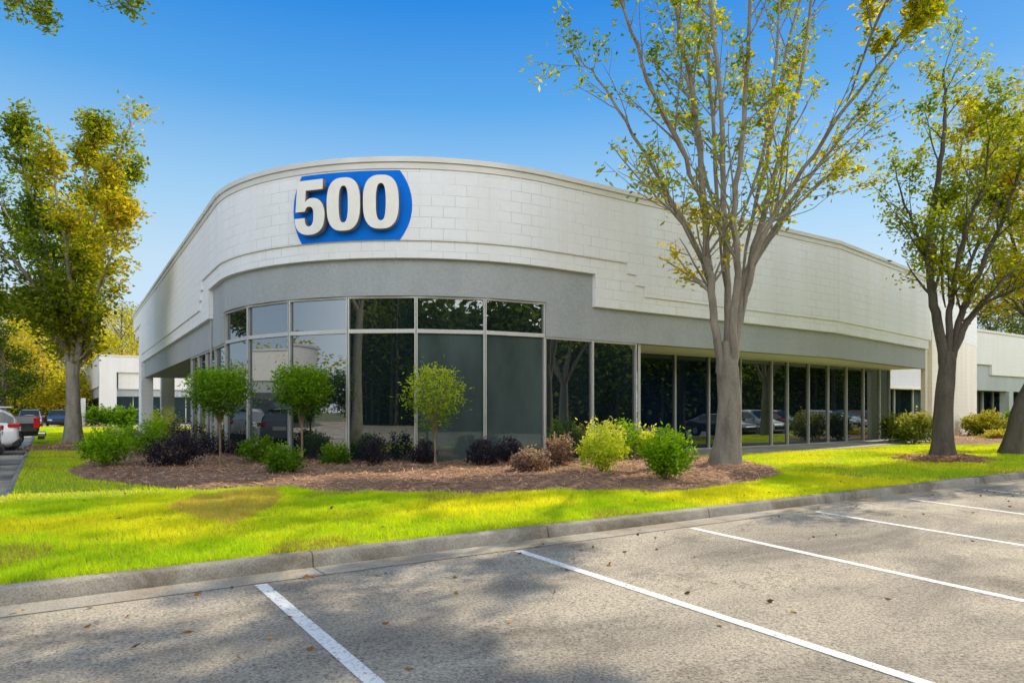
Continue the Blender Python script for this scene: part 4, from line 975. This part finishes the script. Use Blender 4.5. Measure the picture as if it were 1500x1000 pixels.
YG = [(.16,.22,.012), (.36,.37,.02), (.62,.54,.04), (.70,.52,.09)]; DG = [(.025,.055,.012), (.05,.09,.014), (.10,.14,.02)]; OG = [(.12,.16,.012), (.28,.29,.018), (.48,.42,.03)]
BT = [('yellow woodland tree behind the parked pickup', 30, 112, 15, 6.5, YG, -40), ('broad yellow green woodland tree beside the left trunk', 70, 106, 13, 6, YG, 0),]
def bt_at(px, D): p = atD(px, 602, D); return p.x, p.y
for lb, px, D, H, rad, pal, n, L in [
  ('yellow woodland tree filling the gap left of the left trunk', 62, 92, 14, 6.0, YG, 5000, .42),
  ('tall olive woodland tree behind the yellow one at the left border', 20, 112, 21, 7.5, OG, 4500, .5),
  ('dark blue green pine at the left border behind the white car', 4, 84, 12, 3.6, DG, 3000, .4),
  ('tall yellow green tree rising between the left tree and the roof corner', 178, 118, 21.5, 6.5, YG, 5000, .45),
  ('slim gold tree between the left trunk and the far white office', 138, 112, 14, 5.5, YG, 4200, .42),
  ('olive tree behind the far left office roof', 200, 150, 23, 9, OG, 4000, .55),
  ('olive green tree behind the left tree crown', 105, 125, 19, 8, OG, 4200, .5),
  ('low green understorey tree behind the far grey cars', 70, 100, 6.5, 7.5, OG, 4200, .4),
  ('low dark understorey tree behind the black pickup', 22, 100, 6, 7.5, DG, 3500, .4),
  ('low shaded tree beside the screen wall', 118, 106, 7, 5, OG, 3000, .38),
  ('grey green tree above the roof of the right office', 1452, 105, 17.5, 8, [(.07,.10,.03),(.14,.17,.04),(.24,.25,.06)], 4500, .5),
  ('tall green tree at the right border above the right office', 1512, 112, 20, 8, [(.07,.10,.03),(.13,.16,.04),(.22,.24,.05)], 4500, .5)]:
    u_, v_ = bt_at(px, D); back_tree(lb, u_, v_, H, rad, pal, int(n*1.9), L, .12 if H > 8 else .05)
# far wood: reads as one mass, also what the dark glass mirrors
def wood(name, label, boxes_, n, L, pal):
    P = []; T = Tubes()
    for (u0, u1, v0, v1, H) in boxes_:
        k = int(n*abs(u1-u0+v1-v0)/sum(abs(b[1]-b[0]+b[3]-b[2]) for b in boxes_)); ncl = max(20, k//40)
        cu = rng.uniform(u0, u1, ncl); cv = rng.uniform(v0, v1, ncl); cz = H*np.sqrt(rng.random(ncl))*(.62+.38*hash_noise(cu, cv, .14)); ci = rng.integers(0, ncl, k)
        P.append(np.stack([cu, cv, cz], 1)[ci]+rng.normal(0, 1, (k, 3))*np.array([1.0, 1.0, .7])*1.15)
        for i in range(int((abs(u1-u0)+abs(v1-v0))/3.2)):
            x, y = rt.uniform(u0, u1), rt.uniform(v0, v1); T.add([(x, y, -1), (x+.1, y, H*.4), (x+.3, y, H*.85)], [.28, .2, .05], 6)
    P = np.concatenate(P); P[:, 2] = np.maximum(P[:, 2], -.2); m = len(P); cc = np.array(pal); t = np.clip(hash_noise(P[:, 0]+P[:, 2], P[:, 1], .2)*.8+rng.random(m)*.3, 0, .999)*(len(cc)-1); i0 = t.astype(int); f = (t-i0)[:, None]
    o = leaves(name, P, L, L*.6, (cc[i0]*(1-f)+cc[np.minimum(i0+1, len(cc)-1)]*f), M['leaf'], None)
    tag(o, label, 'wood', kind='stuff')
    t_ = np_mesh('woodland_trunks', np.concatenate(T.V), np.concatenate(T.T), M['bark_dark'], None, smooth=True); tag(t_, 'dim trunks inside ' + label, 'trunks', kind='stuff')
wood('woodland', 'dark green wood closing off the far side of the parking lot', [(-12, 110, -34, -26, 15), (-90, -12, -34, -26, 22), (112, 120, -30, 130, 15)], 130000, .8, [(.03,.06,.010), (.09,.15,.02), (.26,.30,.04)])
wood('woodland', 'yellowing wood along the far edge of the left lot', [(-70, 8, 128, 150, 14), (-84, -76, -30, 130, 14)], 16000, .75, YG[:3])
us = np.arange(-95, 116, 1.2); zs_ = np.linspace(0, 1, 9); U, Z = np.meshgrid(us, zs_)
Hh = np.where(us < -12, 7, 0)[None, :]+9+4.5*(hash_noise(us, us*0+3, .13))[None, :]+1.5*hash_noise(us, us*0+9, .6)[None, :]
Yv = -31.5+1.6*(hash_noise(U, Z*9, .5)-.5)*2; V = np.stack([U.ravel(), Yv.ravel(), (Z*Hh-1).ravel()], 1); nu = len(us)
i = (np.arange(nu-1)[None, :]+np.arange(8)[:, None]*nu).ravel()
tag(np_mesh('woodland_shade', V, np.stack([i, i+1, i+1+nu, i+nu], 1), M['wood_shade']), 'dark sheet painted as shade inside the wood across the lot', 'wood', kind='stuff')
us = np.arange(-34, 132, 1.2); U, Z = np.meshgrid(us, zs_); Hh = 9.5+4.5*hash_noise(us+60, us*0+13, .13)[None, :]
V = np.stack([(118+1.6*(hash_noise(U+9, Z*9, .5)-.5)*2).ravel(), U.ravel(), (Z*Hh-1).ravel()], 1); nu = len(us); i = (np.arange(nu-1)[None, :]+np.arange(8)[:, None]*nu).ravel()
tag(np_mesh('woodland_shade', V, np.stack([i, i+1, i+1+nu, i+nu], 1), M['wood_shade']), 'dark sheet painted as shade inside the wood at the far right end', 'wood', kind='stuff')
# ------------------------------------------------------------------ vehicles
def wheel(parent, x, y, r, side):
    g = empty('wheel', (x, y, r), parent=parent)
    MB().cyl((0, -side*.11, 0), (0, side*.11, 0), r, r, 24).build('tyre', M['tyre'], g, True)
    rm = MB().cyl((0, side*.10, 0), (0, side*.118, 0), r*.66, r*.60, 20)
    rm.build('rim', M['rim'], g)
def car(label, paintm, loc, rz, kind='suv', cat='car', group='parked cars', name='parked_car'):
    o = empty(name, loc, rz); tag(o, label, cat, group)
    if kind == 'suv':
        St = [(-2.3,.42,.80,.86,.80),(-2.26,.36,1.02,1.06,.86),(-2.15,.33,1.06,1.42,.9),(-1.85,.30,1.07,1.66,.92),(-1.2,.28,1.06,1.70,.93),(0,.28,1.04,1.70,.93),(.5,.28,1.03,1.64,.93),(1.05,.28,1.02,1.30,.93),(1.4,.28,1.0,1.04,.92),(1.95,.30,.92,.94,.9),(2.25,.34,.76,.78,.84),(2.32,.42,.60,.62,.76)]
        wb = (-1.33, 1.35); wr = .35; tail = 1
    else:
        St = [(-2.35,.42,.80,.84,.78),(-2.3,.34,.98,1.0,.84),(-1.8,.30,1.0,1.06,.89),(-1.2,.26,.97,1.38,.9),(-.7,.25,.95,1.45,.9),(.1,.25,.94,1.45,.9),(.5,.25,.93,1.36,.9),(1.1,.25,.92,.98,.9),(1.8,.27,.84,.86,.88),(2.2,.32,.70,.72,.82),(2.32,.40,.56,.58,.74)]
        wb = (-1.38, 1.38); wr = .325; tail = 0
    V = []; Fq = []; n = 13
    for (x, zl, zb_, zr, w_) in St:
        wr_ = w_*(.95 if zr-zb_ < .12 else .95-.17*min(1, (zr-zb_)/.6))
        half = [(0, zl), (w_*.86, zl), (w_*.985, zl+.16), (w_, (zl+zb_)/2+.05), (w_*.955, zb_), (wr_, zr-.05), (wr_*.8, zr)]
        prof = half+[(-y, z) for (y, z) in half[:0:-1]]
        n = len(prof); V += [(x, y, z) for (y, z) in prof]
    m = len(St)
    for i in range(m-1):
        for k in range(n): a, b = i*n+k, i*n+(k+1) % n; Fq.append((a, b, b+n, a+n))
    Fq.append(list(range(n))[::-1]); Fq.append([(m-1)*n+k for k in range(n)])
    bd = mesh_obj('body', V, Fq, paintm, o, smooth=True)
    sb = bd.modifiers.new('subd', 'SUBSURF'); sb.levels = 1; sb.render_levels = 2
    # glass: side lights, windscreen, rear screen set just proud
    gh = [s for s in St if s[3]-s[2] > .25]
    x0, x1 = gh[0][0], gh[-1][0]
    for sd in (1, -1):
        Vg = []; Fg = []
        for i, (x, zl, zb_, zr, w_) in enumerate(gh):
            wr_ = w_*(.95-.17*min(1, (zr-zb_)/.6)); h = zr-.05-zb_
            for t in (.16, .84): Vg.append((x, sd*((w_*.955)*(1-t)+wr_*t+.012), zb_+h*t))
            if i: b = 2*i; Fg.append((b-2, b, b+1, b-1) if sd < 0 else (b-1, b+1, b, b-2))
        mesh_obj('side_window', Vg, Fg, M['car_glass'], o, smooth=True)
        for (wx) in wb:
            ar = MB().cyl((wx, sd*.80, wr+.02), (wx, sd*.942, wr+.02), wr+.07, wr+.07, 26); ar.build('wheel_arch', M['black'], o)
            wheel(o, wx, sd*.845, wr, sd)
        rl = MB()
        if kind == 'suv': rl.box(-2.33, -1.98, sd*.60 if sd > 0 else -.925, .925 if sd > 0 else -.60, .98, 1.13)
        else: rl.box(-2.36, -2.1, sd*.55 if sd > 0 else -.88, .88 if sd > 0 else -.55, .80, .93)
        bevel(rl.build('tail_light', M['red_lens'], o), .03)
        zc_ = .74 if kind == 'suv' else .66
        bevel(MB().box(2.02, 2.315, .50 if sd > 0 else -.86, .86 if sd > 0 else -.50, zc_-.08, zc_+.06).build('headlight', M['clear_lens'], o), .04)
        bevel(MB().box(.78, .98, .93 if sd > 0 else -1.1, 1.1 if sd > 0 else -.93, 1.0, 1.13).build('mirror', paintm, o), .03)
    if kind == 'suv':
        mesh_obj('windscreen', [(1.36,-.74,1.07),(1.36,.74,1.07),(.56,.66,1.64),(.56,-.66,1.64)], [(0,1,2,3)], M['car_glass'], o)
        mesh_obj('rear_screen', [(-2.235,-.70,1.14),(-2.235,.70,1.14),(-1.93,.64,1.62),(-1.93,-.64,1.62)], [(3,2,1,0)], M['car_glass'], o)
        bevel(MB().box(-2.1, -1.7, -.62, .62, 1.665, 1.715).build('spoiler', paintm, o), .02)
        bevel(MB().box(-2.36, -2.1, -.84, .84, .30, .56).build('bumper', M['black'], o), .05)
        bevel(MB().box(2.2, 2.345, -.5, .5, .42, .66).build('grille', M['black'], o), .02)
        MB().box(-2.34, -2.30, -.26, .26, .84, .98).build('number_plate', M['letter'], o)
    else:
        mesh_obj('windscreen', [(1.08,-.72,1.0),(1.08,.72,1.0),(.46,.62,1.39),(.46,-.62,1.39)], [(0,1,2,3)], M['car_glass'], o)
        mesh_obj('rear_screen', [(-1.78,-.70,1.08),(-1.78,.70,1.08),(-1.2,.62,1.40),(-1.2,-.62,1.40)], [(3,2,1,0)], M['car_glass'], o)
        bevel(MB().box(2.18, 2.335, -.42, .42, .42, .58).build('grille', M['black'], o), .02)
        bevel(MB().box(-2.37, -2.15, -.8, .8, .30, .5).build('bumper', M['black'], o), .04)
    return o
def pickup(label, paintm, loc, rz):
    o = empty('pickup_truck', loc, rz); tag(o, label, 'pickup', 'parked cars')
    # bed and lower body as a lofted shell, cab as a second lofted shell
    St = [(-2.75,.62,1.30,.94),(-2.7,.56,1.38,.965),(-1.2,.50,1.37,.985),(-.4,.46,1.30,.985),(1.2,.46,1.22,.985),(1.6,.46,1.20,.975),(2.5,.50,1.12,.95),(2.72,.58,.98,.9)]
    V = []; Fq = []; n = 8
    for (x, z0, z1, w_) in St:
        half = [(w_*.9, z0), (w_, z0+.2), (w_, (z0+z1)/2+.1), (w_*.965, z1)]; V += [(x, y, z) for y, z in half]+[(x, -y, z) for y, z in half[::-1]]
    for i in range(len(St)-1):
        for k in range(n): a, b = i*n+k, i*n+(k+1) % n; Fq.append((a, b, b+n, a+n))
    Fq += [list(range(n))[::-1], [(len(St)-1)*n+k for k in range(n)]]
    bevel(mesh_obj('body', V, Fq, paintm, o), .03)
    Sc = [(-.95,1.28,1.32,.9,.9),(-.85,1.28,1.86,.94,.74),(-.3,1.27,1.93,.94,.74),(.6,1.24,1.92,.94,.74),(1.0,1.22,1.80,.94,.72),(1.65,1.18,1.24,.92,.85)]
    V = []; Fq = []; n = 4
    for (x, z0, z1, w0, w1) in Sc: V += [(x, w0, z0), (x, w1, z1), (x, -w1, z1), (x, -w0, z0)]
    for i in range(len(Sc)-1):
        for k in range(n): a, b = i*n+k, i*n+(k+1) % n; Fq.append((a, b, b+n, a+n))
    Fq += [list(range(n))[::-1], [(len(Sc)-1)*n+k for k in range(n)]]
    bevel(mesh_obj('cab', V, Fq, paintm, o), .04)
    for sd in (1, -1):
        mesh_obj('side_window', [(-.72, sd*.93, 1.34), (1.2, sd*.925, 1.30), (.85, sd*.76, 1.80), (-.66, sd*.762, 1.84)], [(0,1,2,3) if sd < 0 else (3,2,1,0)], M['car_glass'], o)
        bevel(MB().box(-2.79, -2.58, .80 if sd > 0 else -.985, .985 if sd > 0 else -.80, .86, 1.30).build('tail_light', M['red_lens'], o), .02)
        bevel(MB().box(2.5, 2.76, .55 if sd > 0 else -.93, .93 if sd > 0 else -.55, .86, 1.05).build('headlight', M['clear_lens'], o), .03)
        for wx in (-1.75, 1.75):
            MB().cyl((wx, sd*.86, .44), (wx, sd*.995, .44), .48, .48, 26).build('wheel_arch', M['black'], o); wheel(o, wx, sd*.90, .40, sd)
    bevel(MB().box(-3.0, -2.72, -.9, .9, .52, .70).build('bumper', M['chrome'], o), .04)
    bevel(MB().box(-2.95, -2.72, -.86, .86, .42, .52).build('bumper_skirt', M['black'], o), .02)
    bevel(MB().box(-2.775, -2.74, -.76, .76, .76, 1.34).build('tailgate', paintm, o), .015)
    mesh_obj('rear_screen', [(-.93,-.7,1.40),(-.93,.7,1.40),(-.862,.66,1.80),(-.862,-.66,1.80)], [(3,2,1,0)], M['car_glass'], o)
    mesh_obj('windscreen', [(1.6,-.8,1.27),(1.6,.8,1.27),(1.04,.66,1.77),(1.04,-.66,1.77)], [(0,1,2,3)], M['car_glass'], o)
    return o
car('white hatchback backed up to the left kerb, its red tail light at the picture edge', M['p_white'], (-3.1, 31.0, 0), math.pi, 'suv')
pickup('black pickup backed over the left kerb beyond the white car', M['p_black'], (-3.0, 34.9, 0), math.pi)
car('dark car beyond the black pickup, only its roof showing', M['p_blue'], (-4.3, 38.6, 0), math.pi, 'suv')
car('small grey car facing the camera far down the left lot', M['p_grey'], (-1.2, 76, 0), -math.pi/2, 'suv')
car('small dark car facing the camera beside the far grey one', M['p_black'], (.95, 78.5, 0), -math.pi/2, 'suv')
for i, (pm, kd, lb) in enumerate([('p_black', 'sedan', 'black sedan mirrored at the left of the recessed windows'), ('p_white', 'suv', 'white car mirrored beside the tree in the recessed windows'), ('p_red', 'suv', 'dark red car mirrored right of the tree in the recessed windows'), ('p_white', 'sedan', 'white low car mirrored in the recessed windows'), ('p_red', 'sedan', 'dark red low car mirrored behind the white one in the recessed windows'), ('p_blue', 'suv', 'dark blue car mirrored in the last recessed panes')]):
    car(lb, M[pm], (36.2+2.77*i, 3.9, -.05), math.pi/2, kd, group='cars along the front kerb seen as reflections')
for i, (pm, kd, lb) in enumerate([('p_white', 'suv', 'white car mirrored in the first panes past the bend of the window wall'), ('p_white', 'sedan', 'white low car mirrored beside the red pair in the far panes'), ('p_red', 'suv', 'dark red car nearer the middle of the far mirrored row'), ('p_red', 'sedan', 'dark red low car in the far mirrored row'), ('p_silver', 'suv', 'silver car in the far mirrored row'), ('p_blue', 'suv', 'blue car near the end of the far mirrored row'), ('p_white', 'suv', 'white car at the end of the far mirrored row')]):
    car(lb, M[pm], (60.5+3.6*i, 3.9, -.05), math.pi/2, kd, group='cars along the front kerb seen as reflections')
for i, (pm, kd, lb, v_) in enumerate([('p_white', 'suv', 'white car in the left lot mirrored in the side panes', 25.4), ('p_blue', 'sedan', 'blue sedan in the left lot mirrored in the curved glass', 19.8), ('p_grey', 'suv', 'grey car in the left lot mirrored in the narrow curved pane', 22.6)]):
    car(lb, M[pm], (-3.4-.3*i, v_, 0), math.pi, kd, group='cars in the left lot seen as reflections')
# ---- fallen leaves
n = 170; u = rng.uniform(-1, 16, n); v = 6.8-np.abs(rng.normal(0, 1.6, n)); lawnl = rng.random(n) < .35; v = np.where(lawnl, rng.uniform(7.2, 13, n), v); v = np.maximum(v, 1.0)
z = np.where(v > 6.85, lawn_z(u, v)+.05, lot_z(u, v)+.012); ok = (u > lawn_left(v)+.1) & ~((v > 6.7) & (v < 7.1)); u, v, z = u[ok], v[ok], z[ok]
cc = np.array([(.30,.14,.03), (.22,.10,.03), (.40,.26,.06), (.16,.09,.04)])[rng.integers(0, 4, len(u))]
tag(leaves('fallen_leaves', np.stack([u, v, z], 1), .065, .04, cc, M['straw'], None, up=.05, flat=.12), 'dry brown fallen leaves scattered on the asphalt and turf', 'leaves', kind='stuff')
